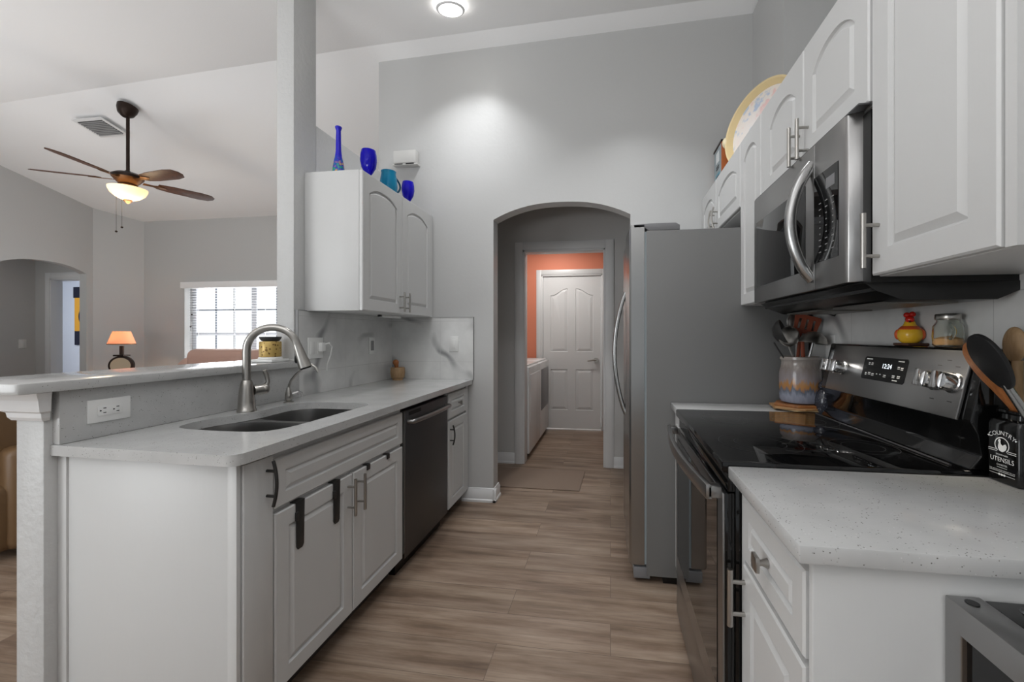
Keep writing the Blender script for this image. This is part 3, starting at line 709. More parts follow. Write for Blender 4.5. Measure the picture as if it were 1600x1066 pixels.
b = MB(); b.tube(pts, 0.0155, 16); b.build('spout', M['nickel'], fc)
b = MB(); b.tube([tip, tip+dirv*0.015, tip+dirv*0.06, tip+dirv*0.108], [0.0165, 0.0175, 0.022, 0.028], 18); sh = b.build('spray_head', M['nickel'], fc)
b = MB(); b.tube([tip+dirv*0.108, tip+dirv*0.115], [0.0235, 0.022], 18); s_ = -u
q = tip+dirv*0.065+Vector((-0.0235*u.x, -0.0235*u.y, -0.004)); b.ball(q, 0.012, (0.5, 0.7, 1.6)); b.build('spray_button', M['black'], sh)
b = MB(); b.tube([(-1.548, 1.60, 0.995), (-1.535, 1.632, 0.996)], 0.022, 18); b.ball((-1.532, 1.640, 0.997), 0.023); b.tube([(-1.532, 1.645, 1.0), (-1.527, 1.655, 1.03), (-1.529, 1.648, 1.06), (-1.532, 1.640, 1.08)], [0.012, 0.009, 0.010, 0.008], 12); b.build('lever', M['nickel'], fc)
ft = thing('filter_tap', 'small brushed nickel drinking water tap beside the tall faucet', 'faucet', (-1.575, 1.83, 0.906))
b = MB(); b.lathe([(0.022, 0.906), (0.022, 0.910), (0.012, 0.914), (0.017, 0.925), (0.016, 0.945), (0.010, 0.972), (0.008, 0.98)], (-1.575, 1.83, 0)); b.build('body', M['nickel'], ft)
b = MB(); b.tube([(-1.575, 1.83, 0.965), (-1.572, 1.83, 0.99), (-1.560, 1.829, 1.015), (-1.53, 1.827, 1.045), (-1.50, 1.826, 1.072), (-1.475, 1.828, 1.09), (-1.452, 1.83, 1.094), (-1.432, 1.834, 1.08), (-1.42, 1.838, 1.055)], 0.0062, 12); b.build('spout', M['nickel'], ft)
b = MB(); b.tube([(-1.572, 1.84, 0.94), (-1.555, 1.868, 0.95)], 0.011, 12); b.tube([(-1.555, 1.868, 0.955), (-1.550, 1.885, 0.945), (-1.548, 1.893, 0.918)], 0.0055, 10); b.build('lever', M['chrome'], ft)
mo = thing('wooden_mortar', 'small round wooden mortar in the worktop corner by the marble tile', 'mortar', (-1.562, 2.86, 0.906))
b = MB(); b.lathe([(0.036, 0.906), (0.037, 0.918), (0.047, 0.926), (0.052, 0.96), (0.050, 0.992), (0.047, 1.0), (0.040, 0.998), (0.036, 0.95)], (-1.562, 2.86, 0)); b.build('bowl', M['wood_light'], mo)
b = MB(); b.tube([(-1.562, 2.86, 0.955), (-1.568, 2.857, 1.0), (-1.574, 2.855, 1.03)], [0.012, 0.013, 0.019], 14); b.ball((-1.575, 2.855, 1.036), 0.022); b.build('pestle', M['wood_mid'], mo)
ww = thing('wax_warmer', 'gold patterned wax warmer with dark dish on the bar by the post', 'wax warmer', (-1.735, 1.895, 1.101))
b = MB(); b.prism([(-1.795, 1.838), (-1.675, 1.838), (-1.675, 1.953), (-1.795, 1.953)], 1.101, 1.116); b.lathe([(0.056, 1.116), (0.05, 1.127)], (-1.735, 1.895, 0)); b.build('stand', M['white_plastic'], ww, bevel=0.004)
b = MB(); b.lathe([(0.048, 1.127), (0.049, 1.13), (0.049, 1.20), (0.046, 1.206)], (-1.735, 1.895, 0)); b.build('body', M['gold'], ww)
b = MB(); b.lathe([(0.030, 1.206), (0.040, 1.209), (0.048, 1.222), (0.049, 1.230), (0.045, 1.230), (0.036, 1.216), (0.001, 1.214)], (-1.735, 1.895, 0)); b.build('dish', M['blackmatte'], ww)
b = MB(); b.tube([(-1.70, 1.935, 1.108), (-1.68, 1.965, 1.106), (-1.655, 1.974, 1.1045)], 0.003); b.build('cord', M['white_plastic'], ww)

# ------------------------------------------------------------------ left wall cabinet and glassware
wc = thing('wall_cabinet', 'white two-door wall cabinet with arched panels above the left worktop', 'cabinet', (-1.5, 2.5, 1.372))
b = MB(); b.box(-1.671, -1.347, 2.056, 2.952, 1.372, 2.136); b.build('carcass', M['cab'], wc, bevel=0.0015)
for a0, a1, ha in ((2.058, 2.484, 2.452), (2.488, 2.915, 2.520)):
    b = MB(); panel_door(b, PX(-1.346), a0, a1, 1.374, 2.134, 0.02, 0.062, 0.046, 0.062); d = b.build('door', M['cab'], wc)
    bar_handle(PX(-1.346), ha, 1.385, 1.51, 0.02, 0.034).build('handle', M['nickel'], d)
b = MB(); b.box(-1.347, -1.332, 2.918, 2.952, 1.372, 2.136); b.build('filler_strip', M['cab'], wc)
ul = thing('under_cabinet_light', 'slim white light bar under the left wall cabinet', 'light bar', (-1.45, 2.66, 1.355))
b = MB(); b.box(-1.50, -1.47, 2.50, 2.74, 1.356, 1.372); b.build('housing', M['white_plastic'], ul, bevel=0.003)
b = MB(); b.box(-1.495, -1.475, 2.48, 2.50, 1.358, 1.370); b.build('plug_end', M['black'], ul, bevel=0.002)
b = MB(); b.lathe([(0.027, 0), (0.031, 0.006), (0.030, 0.03), (0.026, 0.06), (0.018, 0.095), (0.0145, 0.125), (0.0125, 0.24), (0.018, 0.258), (0.016, 0.262), (0.010, 0.255)], (-1.50, 2.102, 2.137))
tag(b.build('glass_vase', M['vase']), 'tall thin-necked cobalt vase on the left wall cabinet', 'vase')
def goblet(x, y, h, r, label, group):
    o = thing('glass_goblet', label, 'goblet', (x, y, 2.137), group)
    z = 2.137; b = MB(); b.lathe([(r*0.7, z), (r*0.7, z+0.004), (0.012, z+0.010), (0.009, z+h*0.22)], (x, y, 0)); b.build('foot', M['cobalt'], o)
    b = MB(); b.lathe([(0.009, z+h*0.22), (r*0.45, z+h*0.30), (r*0.85, z+h*0.48), (r, z+h*0.68), (r*0.97, z+h*0.86), (r*0.84, z+h), (r*0.80, z+h), (r*0.92, z+h*0.84), (r*0.94, z+h*0.68), (r*0.3, z+h*0.33)], (x, y, 0)); b.build('bowl', M['cobalt'], o); return o
goblet(-1.42, 2.262, 0.195, 0.047, 'large cobalt blue goblet on cabinet top beside the tall vase', 'cobalt goblets')
goblet(-1.42, 2.742, 0.185, 0.044, 'cobalt blue goblet on cabinet top right of the turquoise mug', 'cobalt goblets')
mg = thing('glass_mug', 'turquoise glass mug with dark handle between two cobalt goblets', 'mug', (-1.42, 2.505, 2.137))
b = MB(); z = 2.137; b.lathe([(0.040, z), (0.050, z+0.02), (0.055, z+0.06), (0.052, z+0.10), (0.045, z+0.14), (0.047, z+0.158), (0.043, z+0.156), (0.040, z+0.135), (0.048, z+0.06)], (-1.42, 2.485, 0)); b.build('body', M['turq'], mg)
b = MB(); hd = Vector((0.55, 0.83, 0)).normalized(); c0 = Vector((-1.42, 2.485, 0))
b.tube([c0+hd*(0.044+0.036*math.sin(PI*i/10))+Vector((0, 0, z+0.135-0.115*i/10)) for i in range(11)], 0.006, 10); b.build('handle', mat('dark_turquoise_glass', (20, 70, 96), 0.08), mg)
ch = thing('door_chime', 'white door chime box high on the arch wall by the wall cabinet', 'door chime', (-1.535, 2.94, 2.515))
b = MB(); b.box(-1.625, -1.445, 2.905, 2.962, 2.535, 2.63); b.build('cover', M['chime'], ch, bevel=0.006)
b = MB(); b.box(-1.63, -1.435, 2.91, 2.962, 2.522, 2.535); b.build('base', M['chime'], ch)
b = MB(); b.box(-1.615, -1.55, 2.908, 2.910, 2.526, 2.532); b.box(-1.525, -1.46, 2.908, 2.910, 2.526, 2.532); b.build('slots', M['slot'], ch)
cn = thing('recessed_light', 'round recessed ceiling light glowing near the arch wall', 'ceiling light', (-1.012, 2.51, 3.30))
T = Matrix.Translation((-1.012, 2.51, zc(2.51)+0.004)) @ Matrix.Rotation(math.atan(0.2), 4, 'X')
b = MB(); b.lathe([(0.074, -0.010), (0.086, -0.008), (0.09, -0.002)], T=T, n=40, cap=False); b.build('trim_ring', M['trimw'], cn)
b = MB(); disc(b, T, (0, 0), 0, 0.0745, -0.0101); b.build('lens', M['bulb'], cn)

# ------------------------------------------------------------------ fridge
fr = thing('refrigerator', 'side-by-side stainless refrigerator with grey painted side', 'refrigerator', (0.5, 2.48, 0))
b = MB(); b.box(0.178, 0.93, 2.098, 2.86, 0.035, 1.760); b.build('cabinet', M['fridge_side'], fr, bevel=0.004)
def fdoor(y0, y1, nm):
    b = MB(frame((0, 0, 0), (1, 0, 0), (0, 1, 0), (0, 0, 1))); k = 8
    pts = [(0.168, y0), (0.103, y0), (0.094, y0+0.008)]+[(0.094-0.010*math.sin(PI*i/k), y0+0.008+(y1-y0-0.016)*i/k) for i in range(1, k)]+[(0.094, y1-0.008), (0.103, y1), (0.168, y1)]
    n = len(pts); loops = []
    for dx, z in ((0.01, 0.088), (0, 0.096), (0, 1.77), (0.006, 1.785), (0.014, 1.79)):
        loops.append([b.v((max(x+dx, 0) if 2 <= i <= n-3 else x, y, z)) for i, (x, y) in enumerate(pts)])
    for a_, c_ in zip(loops, loops[1:]): b.ring(a_, c_)
    b.face(loops[0]); b.face(loops[-1]); return b.build(nm, M['steelv'], fr, ang=25)
d1 = fdoor(2.100, 2.535, 'door'); d2 = fdoor(2.541, 2.858, 'door')
b = MB(); b.box(0.168, 0.178, 2.104, 2.855, 0.09, 1.755); b.build('gasket', M['label_grey'], fr)
for d, y in ((d1, 2.485), (d2, 2.60)):
    b = MB(); b.tube([(0.090-0.066*math.sin(PI*i/16)**0.8, y, 0.77+0.72*i/16) for i in range(17)], 0.0125, 12); b.build('handle', M['steelv'], d)
for y0, y1 in ((2.10, 2.19), (2.77, 2.86)):
    b = MB(); b.prism([(0.115, 1.775), (0.115, 1.792), (0.19, 1.796), (0.32, 1.796), (0.34, 1.785), (0.34, 1.7605), (0.19, 1.7605), (0.17, 1.775)], -y1, -y0, NY(0)); b.build('hinge_cover', M['grey_panel'], fr, bevel=0.003)
b = MB(); b.box(0.115, 0.195, 2.101, 2.86, 0.02, 0.075); b.build('kick_grille', M['grey_panel'], fr, bevel=0.003)
b = MB(); b.box(0.26, 0.92, 2.11, 2.85, 0.0, 0.035); b.build('foot_rail', M['black'], fr)

# ------------------------------------------------------------------ right run
struct(MB().box(0.945, 0.957, 0.2, 2.09, 0.907, 1.379).build('trim_8', M['marbleX']))
nc = thing('corner_base_cabinet', 'white base cabinet with drawer and door in the right foreground', 'cabinet', (0.64, 0.9, 0))
b = MB(); b.box(0.342, 0.955, 0.735, 1.086, 0.10, 0.875); b.build('carcass', M['cab'], nc)
b = MB(); b.box(0.40, 0.955, 0.735, 1.086, 0, 0.10); b.build('toe_kick', M['kick'], nc)
b = MB(); b.box(0.325, 0.955, 0.72, 0.735, 0, 0.875); b.build('end_panel', M['cab'], nc, bevel=0.002)
b = MB(); panel_door(b, NX(0.342), 0.742, 1.062, 0.695, 0.842, 0.022, 0.042); d = b.build('drawer', M['cab'], nc)
k = MB(); T = NX(0.32); k.tube([T @ Vector((0.90, 0.768, 0)), T @ Vector((0.90, 0.768, 0.012)), T @ Vector((0.90, 0.768, 0.022))], [0.011, 0.006, 0.008], 12)
k.prism([(0.886, 0.752), (0.914, 0.752), (0.916, 0.768), (0.914, 0.784), (0.886, 0.784), (0.884, 0.768)], 0.020, 0.028, T); k.build('knob', M['nickel'], d, bevel=0.0015)
b = MB(); panel_door(b, NX(0.342), 0.742, 1.062, 0.103, 0.680, 0.022, 0.055); d = b.build('door', M['cab'], nc)
bar_handle(NX(0.342), 1.045, 0.535, 0.672, 0.022, 0.034, 0.007).build('handle', M['nickel'], d)
b = MB(); b.box(0.326, 0.342, 1.064, 1.086, 0.10, 0.875); b.build('filler_strip', M['cab'], nc)
b = MB(); b.box(0.295, 0.957, 0.697, 1.094, 0.876, 0.906)
tag(b.build('worktop', M['quartz'], bevel=0.003), 'short speckled quartz worktop in the right foreground', 'worktop')
nf = thing('filler_base_cabinet', 'narrow white base cabinet between range and refrigerator', 'cabinet', (0.64, 1.97, 0))
b = MB(); b.box(0.335, 0.955, 1.862, 2.088, 0.10, 0.875); b.build('carcass', M['cab'], nf)
b = MB(); b.box(0.40, 0.955, 1.862, 2.088, 0, 0.10); b.build('toe_kick', M['kick'], nf)
b = MB(); panel_door(b, NX(0.335), 1.866, 2.084, 0.103, 0.86, 0.02, 0.045); b.build('door', M['cab'], nf)
b = MB(); b.box(0.295, 0.945, 1.858, 2.092, 0.876, 0.906)
tag(b.build('worktop', M['quartz'], bevel=0.003), 'small quartz worktop under the utensil crock beside the refrigerator', 'worktop')

# range
rg_ = thing('electric_range', 'stainless electric range with black glass cooktop', 'range', (0.6, 1.475, 0))
Y0, Y1 = 1.099, 1.852
b = MB(); b.box(0.315, 0.94, Y0+0.004, Y1-0.004, 0.03, 0.885); b.build('body', M['blackgloss'], rg_, bevel=0.003)
b = MB(); b.box(0.40, 0.92, Y0+0.02, Y1-0.02, 0.0, 0.03); b.build('foot_rail', M['black'], rg_)
b = MB(); b.box(0.282, 0.90, Y0, Y1, 0.886, 0.916); ck = b.build('cooktop', M['glassblack'], rg_, bevel=0.006)
b = MB(); T = frame((0, 0, 0.9165), (1, 0, 0), (0, 1, 0), (0, 0, 1))
for cx_, cy_, r in ((0.44, 1.30, 0.115), (0.44, 1.66, 0.09), (0.72, 1.30, 0.085), (0.72, 1.66, 0.11)):
    disc(b, T, (cx_, cy_), r-0.0015, r, 0); disc(b, T, (cx_, cy_), r*0.62-0.0012, r*0.62, 0)
b.build('burner_rings', mat('burner_print', (52, 52, 54), 0.3), ck)
b = MB(); b.tube([(0.828, 1.14, 0.918), (0.828, 1.81, 0.918)], 0.003, 8); b.build('rear_trim', M['darksteel'], ck)
# front: vent strip, oven door with window, drawer
b = MB(); b.box(0.296, 0.315, Y0+0.002, Y1-0.002, 0.838, 0.884); b.build('vent_strip', M['blackgloss'], rg_, bevel=0.002)
b = MB(); b.box(0.289, 0.315, Y0+0.004, Y1-0.004, 0.215, 0.834); od = b.build('oven_door', M['blackgloss'], rg_, bevel=0.003)
b = MB(); b.box(0.283, 0.289, Y0+0.002, Y1-0.002, 0.215, 0.834); b.build('steel_face', M['steel'], od, bevel=0.002)
b = MB(); b.box(0.281, 0.2835, Y0+0.05, Y1-0.05, 0.30, 0.80); b.build('oven_window', M['glassblack'], od)
b = MB(); pts = []
for i in range(13):
    y = Y0+0.012+(Y1-Y0-0.024)*i/12; x = 0.252-0.026*math.sin(PI*i/12); pts.append((x, y))
for z0, z1 in ((0.812, 0.850),):
    o_ = [(x-0.007, y) for x, y in pts]; i_ = [(x+0.009, y) for x, y in reversed(pts)]
    b.prism(o_+i_, z0, z1)
b.box(0.25, 0.284, Y0+0.012, Y0+0.045, 0.816, 0.846); b.box(0.25, 0.284, Y1-0.045, Y1-0.012, 0.816, 0.846); b.build('handle', M['steel'], od, bevel=0.003)
b = MB(); b.box(0.292, 0.315, Y0+0.004, Y1-0.004, 0.035, 0.205); dw_ = b.build('storage_drawer', M['blackgloss'], rg_, bevel=0.003)
b = MB(); b.box(0.286, 0.292, Y0+0.002, Y1-0.002, 0.035, 0.205); b.build('steel_face', M['steel'], dw_, bevel=0.002)
# control riser and leaning steel panel
b = MB(NY(0)); 
b.prism([(0.845, 0.916), (0.93, 0.916), (0.945, 1.205), (0.884, 1.205), (0.846, 1.03), (0.862, 1.0), (0.872, 0.95)], -1.81, -1.108); b.build('control_riser', M['blackgloss'], rg_, bevel=0.006)
p0 = Vector((0.8385, 0, 1.03)); p1 = Vector((0.8765, 0, 1.198)); up_ = (p1-p0).normalized(); nn = Vector((-up_.z, 0, up_.x))
TP = frame(tuple(p0), (0, 1, 0), tuple(up_), tuple(nn)); H = (p1-p0).length
b = MB(TP); b.prism([(1.135, 0), (1.752, 0), (1.752, H), (1.135, H)], -0.004, 0.004); cp = b.build('control_panel', M['steel'], rg_, bevel=0.002)
b = MB(TP); b.prism([(1.342, 0.062), (1.536, 0.062), (1.542, 0.068), (1.542, 0.132), (1.536, 0.138), (1.342, 0.138), (1.336, 0.132), (1.336, 0.068)], 0.004, 0.0055); ds = b.build('display', M['black'], cp)
TXT = lambda y, z: TP @ Matrix.Translation((y, z, 0.0058)) @ Matrix.Diagonal((-1, 1, 1, 1))
b = MB(); text_into(b, '12:24', 0.021, TXT(1.424, 0.110)); b.build('clock_digits', M['digits'], ds)
for y, z, w in [(1.515, 0.130, 0.03), (1.512, 0.117, 0.008), (1.497, 0.117, 0.010), (1.365, 0.130, 0.026), (1.37, 0.112, 0.010), (1.355, 0.110, 0.010), (1.52, 0.082, 0.008), (1.502, 0.084, 0.012), (1.484, 0.082, 0.012), (1.464, 0.083, 0.006), (1.447, 0.083, 0.006), (1.425, 0.082, 0.012), (1.385, 0.084, 0.012), (1.362, 0.084, 0.012), (1.376, 0.07, 0.022)]:
    b = MB(TP); b.box(y-w/2, y+w/2, z-0.0015, z+0.0015, 0.0055, 0.0058)
    if w < 0.013 and w > 0.007: b.box(y-w/2, y+w/2, z-0.006, z-0.004, 0.0055, 0.0058)
    b.build('button_print', M['print'], ds)
for y in (1.715, 1.662, 1.222, 1.165):
    b = MB(TP); b.lathe([(0.026, 0.004), (0.026, 0.010), (0.0235, 0.012), (0.0225, 0.034), (0.020, 0.038)], T=TP @ Matrix.Translation((y, 0.088, 0)) if False else Matrix.Translation((y, 0.088, 0)), n=28)
    kb = b.build('knob', M['chrome'], cp)
    b = MB(TP); b.prism([(y-0.007, 0.066), (y+0.007, 0.066), (y+0.007, 0.110), (y-0.007, 0.110)], 0.038, 0.056); b.build('grip', M['chrome'], kb, bevel=0.002)
b = MB(TP)
for y, z in ((1.222, 0.13), (1.165, 0.13), (1.222, 0.04), (1.165, 0.04), (1.195, 0.145)): b.box(y-0.007, y+0.007, z-0.001, z+0.001, 0.004, 0.0045)
b.build('panel_print', M['dark_print'], cp)

# microwave
for y_, w_, c_ in ((1.24, 0.6, (1, 0.90, 0.76)), (1.66, 0.5, (1, 0.97, 0.93))): area('cooktop_light', (0.78, y_, 1.316), 0.16, w_, (0, -0.25, 0), c_, spread=1.45)
mw = thing('microwave_oven', 'stainless over-the-range microwave with curved handle', 'microwave', (0.77, 1.465, 1.325))
b = MB(); b.box(0.63, 0.95, 1.104, 1.797, 1.345, 1.79); b.build('case', M['black'], mw)
b = MB(NY(0)); b.prism([(0.612, 1.366), (0.64, 1.345), (0.70, 1.322), (0.90, 1.322), (0.95, 1.345), (0.95, 1.366)], -1.80, -1.102); un = b.build('underside', M['black'], mw, bevel=0.002)
b = MB()
for y0, y1 in ((1.16, 1.40), (1.50, 1.74)): b.box(0.69, 0.86, y0, y1, 1.318, 1.323)
b.build('grease_filter', M['filter'], un)
b = MB(); b.box(0.598, 0.63, 1.318, 1.832, 1.372, 1.802); md = b.build('door', M['steel'], mw, bevel=0.003)
b = MB(); b.box(0.596, 0.5985, 1.372, 1.80, 1.435, 1.70); b.build('door_window', M['glassblack'], md, bevel=0.001)
b = MB(); b.tube([(0.602-0.062*math.sin(PI*i/16)**0.75, 1.338, 1.405+0.345*i/16) for i in range(17)], 0.0165, 14, flat=1.0); b.build('handle', M['steelv'], md)
b = MB(frame((0, 0, 0), (1, 0, 0), (0, 1, 0), (0, 0, 1))); b.prism([(0.634, 1.136), (0.630, 1.136), (0.603, 1.150), (0.598, 1.160), (0.598, 1.314), (0.634, 1.314)], 1.372, 1.802); pnl = b.build('control_side', M['steel'], mw, bevel=0.002)
b = MB(); b.box(0.596, 0.5985, 1.185, 1.314, 1.448, 1.70); kp = b.build('keypad', M['glassblack'], pnl)
b = MB(NX(0.5958)); b.box(1.20, 1.245, 1.645, 1.675, 0, 0.0004); b.build('display', M['grey_panel'], kp)
b = MB(NX(0.5958))
for r_ in range(9):
    for c_ in range(3):
        y = 1.21+c_*0.034; z = 1.615-r_*0.0175; w = 0.003 if 2 <= r_ <= 5 else 0.006; b.box(y-w, y+w, z-0.0013, z+0.0013, 0, 0.0004)
b.build('key_print', M['printdim'], kp)
b = MB(); b.box(0.602, 0.63, 1.104, 1.83, 1.802, 1.806); b.build('top_vent', M['darksteel'], mw)

# wall cabinets on the right
CX = 0.645
def wallcab(name, label, y0, y1, z0, z1, doors, hands, rise=0.05, ins=0.058, x1=0.956):
    o = thing(name, label, 'cabinet', (0.8, (y0+y1)/2, z0))
    b = MB(); b.box(CX, x1, y0, y1, z0, z1); b.build('carcass', M['cab'], o, bevel=0.0015)
    for (a0, a1), hd_ in zip(doors, hands):
        b = MB(); panel_door(b, NX(CX), a0, a1, z0+0.002, z1-0.002, 0.02, ins, rise, 0.072); d = b.build('door', M['cab'], o)
        if hd_: (bow_handle if hd_[3] else bar_handle)(NX(CX), hd_[0], hd_[1], hd_[2], 0.02, 0.034).build('handle', M['nickel'], d)
    return o
w1 = wallcab('wall_cabinet', 'large white wall cabinet with one door in the upper right foreground', 0.742, 1.098, 1.379, 2.175, [(0.765, 1.094)], [(1.066, 1.395, 1.525, 0)])
b = MB(); b.box(0.632, CX, 0.742, 0.762, 1.379, 2.175); b.build('edge_stile', M['cab'], w1)
wallcab('wall_cabinet', 'white two-door wall cabinet directly above the microwave', 1.102, 1.798, 1.808, 2.175, [(1.106, 1.446), (1.450, 1.794)], [(1.415, 1.80, 1.93, 0), (1.475, 1.80, 1.93, 0)])
wallcab('wall_cabinet', 'tall narrow white wall cabinet between microwave and refrigerator', 1.836, 2.108, 1.379, 1.80, [], [])
tc = [o for o in bpy.data.objects if o.name.startswith('wall_cabinet') and 'tall narrow' in o.get('label', '')][0]
for ch_ in list(tc.children): bpy.data.objects.remove(ch_)
b = MB(); b.box(CX, 0.956, 1.836, 2.108, 1.379, 2.175); b.box(CX, 0.956, 1.802, 1.836, 1.81, 2.175); b.build('carcass', M['cab'], tc)
b = MB(); panel_door(b, NX(CX), 1.838, 2.106, 1.381, 2.173, 0.02, 0.05, 0.042, 0.072); b.build('door', M['cab'], tc)
b = MB(); b.box(CX-0.016, CX, 1.802, 1.835, 1.81, 2.175); b.build('filler_strip', M['cab'], tc)
wallcab('wall_cabinet', 'short white two-door wall cabinet above the refrigerator', 2.112, 2.955, 1.862, 2.175, [(2.116, 2.575), (2.579, 2.951)], [(2.54, 1.87, 1.995, 1), (2.615, 1.87, 1.995, 1)], 0.05, 0.055)
ur = thing('under_cabinet_light', 'short white light bar under the tall narrow right cabinet', 'light bar', (0.80, 1.99, 1.36))
b = MB(); b.box(0.77, 0.90, 1.96, 1.99, 1.358, 1.379); b.build('housing', M['white_plastic'], ur, bevel=0.003)
b = MB(); b.box(0.90, 0.915, 1.963, 1.985, 1.356, 1.379); b.tube([(0.915, 1.97, 1.365), (0.93, 1.93, 1.33), (0.942, 1.90, 1.32), (0.942, 1.86, 1.345)], 0.003); b.build('plug_cord', M['blackmatte'], ur)

# ------------------------------------------------------------------ things on top of the right cabinets
tr = thing('round_tray', 'large round cream tray with tan rim leaning on the wall above cabinets', 'tray', (0.83, 2.43, 2.176))
nT = Vector((-0.86, -0.51, 0.13)).normalized(); aT = Vector((0.51, -0.86, 0)).normalized(); bT = nT.cross(aT)
T = frame((0.842, 2.43, 2.405), tuple(aT), tuple(bT), tuple(nT)) @ Matrix.Diagonal((0.80, 0.80, 0.8, 1))
b = MB(); b.lathe([(0.001, 0.004), (0.262, 0.004), (0.27, 0.0), (0.27, -0.004), (0.001, -0.004)], T=T, n=56); b.build('plate', M['traypic'], tr)
b = MB(); b.lathe([(0.262, 0.003), (0.288, 0.042), (0.300, 0.046), (0.302, 0.036), (0.278, -0.004)], T=T, n=56, cap=False); b.build('rim', M['trayrim'], tr)
for s_ in (-1, 1): b = MB(); b.ball(T @ Vector((s_*0.31, 0, 0.03)), 0.02, (1, 1, 1.6)); b.build('handle', M['cream'], tr)
tn = thing('orange_tin', 'orange lantern tin with grey labels and wire handle above refrigerator cabinet', 'tin', (0.76, 2.79, 2.176))
b = MB(); b.box(0.70, 0.82, 2.74, 2.93, 2.176, 2.478); b.build('box', M['orange'], tn, bevel=0.003)
b = MB(NX(0.70)); b.box(2.75, 2.92, 2.19, 2.465, 0, 0.002); fl = b.build('front_label', M['label_grey'], tn)
b = MB(NX(0.698)); b.box(2.795, 2.87, 2.37, 2.44, 0, 0.001); b.build('white_patch', M['label_white'], fl)
b = MB(NX(0.698)); b.box(2.78, 2.88, 2.20, 2.30, 0, 0.001); b.build('blue_patch', M['label_blue'], fl)
b = MB(NX(0.697))
for z in (2.33, 2.345, 2.28, 2.26): b.box(2.795, 2.865, z-0.004, z+0.004, 0, 0.0006)
b.build('print_lines', M['dark_print'], fl)
b = MB(); b.box(0.695, 0.825, 2.735, 2.935, 2.470, 2.482); b.build('black_edge', M['black'], tn)
b = MB(); b.tube([(0.76, 2.78+0.11*i/10, 2.48+0.055*math.sin(PI*i/10)**0.7) for i in range(11)], 0.003, 8); b.build('wire_handle', M['blackmatte'], tn)

# ------------------------------------------------------------------ trivets, crock and utensils
CC = (0.838, 1.975)
def hexpts(r, rot): return [(CC[0]-0.004+(r-0.108)*0.4*math.cos(rot*9)+r*math.cos(rot+PI/3*i), CC[1]-0.006+0.86*r*math.sin(rot+PI/3*i)) for i in range(6)]
zt_ = 0.906
for r, rot, m_, h_, lab in ((0.120, 0.05, 'trivet_pale', 0.010, 'pale wooden hexagon trivet, lowest of the stack under the crock'), (0.124, 0.40, 'trivet_pale2', 0.009, 'brown wooden hexagon trivet, middle of the stack under the crock'), (0.112, 0.12, 'wood_trivet', 0.011, 'reddish brown hexagon trivet directly under the crock')):
    b = MB(); b.prism(hexpts(r, rot), zt_+0.0005, zt_+h_)
    if m_ == 'trivet_pale':
        b = MB(); b.prism(hexpts(r, rot), zt_+0.005, zt_+h_)
        for x, y in hexpts(r*0.85, rot): b.cyl((x, y, zt_+0.0003), (x, y, zt_+0.006), 0.005, 8)
    tag(b.build('wooden_trivet', M[m_], bevel=0.001), lab, 'trivet', 'stacked wooden trivets'); zt_ += h_
zb = zt_+0.0004
cr = thing('utensil_crock', 'glazed grey and orange stoneware crock full of utensils', 'crock', (CC[0], CC[1], zb))
b = MB(); b.lathe([(0.062, 0), (0.076, 0.006), (0.082, 0.02), (0.084, 0.09), (0.083, 0.140), (0.077, 0.162), (0.074, 0.178), (0.075, 0.188), (0.080, 0.194), (0.080, 0.205), (0.074, 0.207), (0.066, 0.200), (0.066, 0.17), (0.076, 0.13), (0.076, 0.03), (0.05, 0.012)], (CC[0], CC[1], zb), 40); b.build('pot', M['crock'], cr)
zi = zb+0.02
def utensil(name, label, cat, foot, top, m, r=0.006):
    o = thing(name, label, cat, foot); b = MB(); b.tube([foot, tuple((Vector(foot)*0.4+Vector(top)*0.6)), top], [r, r*0.9, r*0.8], 10, flat=0.6); b.build('shaft', m, o); return o
o = utensil('black_skimmer', 'black ladle-shaped strainer spoon leaning left out of the crock', 'strainer', (0.87, 1.96, zi), (0.722, 1.955, 1.205), M['blackmatte'])
b = MB(); b.lathe([(0.004, -0.02), (0.028, -0.012), (0.044, 0.008), (0.047, 0.02), (0.043, 0.018), (0.026, -0.006)], T=Matrix.Translation((0.738, 1.945, 1.245)) @ Matrix.Diagonal((1.2, 1.2, 1.2, 1)) @ Matrix.Rotation(1.15, 4, 'Y') @ Matrix.Rotation(0.5, 4, 'X'), n=24); b.build('bowl', M['blackmatte'], o)
o = utensil('serving_spoon', 'pale steel serving spoon at the left front of the crock', 'spoon', (0.86, 1.945, zi), (0.772, 1.93, 1.195), M['nickel'])
b = MB(); b.ball((0.768, 1.915, 1.232), 0.044, (1.0, 0.25, 1.0)); b.build('bowl', M['nickel'], o)
o = utensil('slotted_turner', 'brown silicone slotted turner standing tallest in the crock', 'turner', (0.82, 2.0, zi), (0.850, 1.995, 1.255), M['silicone_brown'], 0.008)
T = frame((0.868, 1.985, 1.283), (1.1, 0, -0.27), (0.27, 0, 1.1), (0, -1, 0)); b = MB()
outl_ = [(-0.040, -0.035), (0.040, -0.035), (0.050, 0.032), (0.044, 0.038), (-0.044, 0.038), (-0.050, 0.032)]; sl = [[(x-0.005, -0.018), (x+0.005, -0.018), (x+0.005, 0.022), (x-0.005, 0.022)] for x in (-0.026, 0, 0.026)]
A_ = b.flatring(outl_, sl, 0, T); C_ = b.flatring(outl_, sl, 0.004, T)
for p_, q_ in zip(A_, C_): b.ring(p_, q_)
b.build('slotted_head', M['silicone_brown'], o)
o = utensil('steel_skimmer', 'round steel skimmer behind the brown turner in the crock', 'skimmer', (0.84, 2.02, zi), (0.845, 2.02, 1.27), M['nickel'])
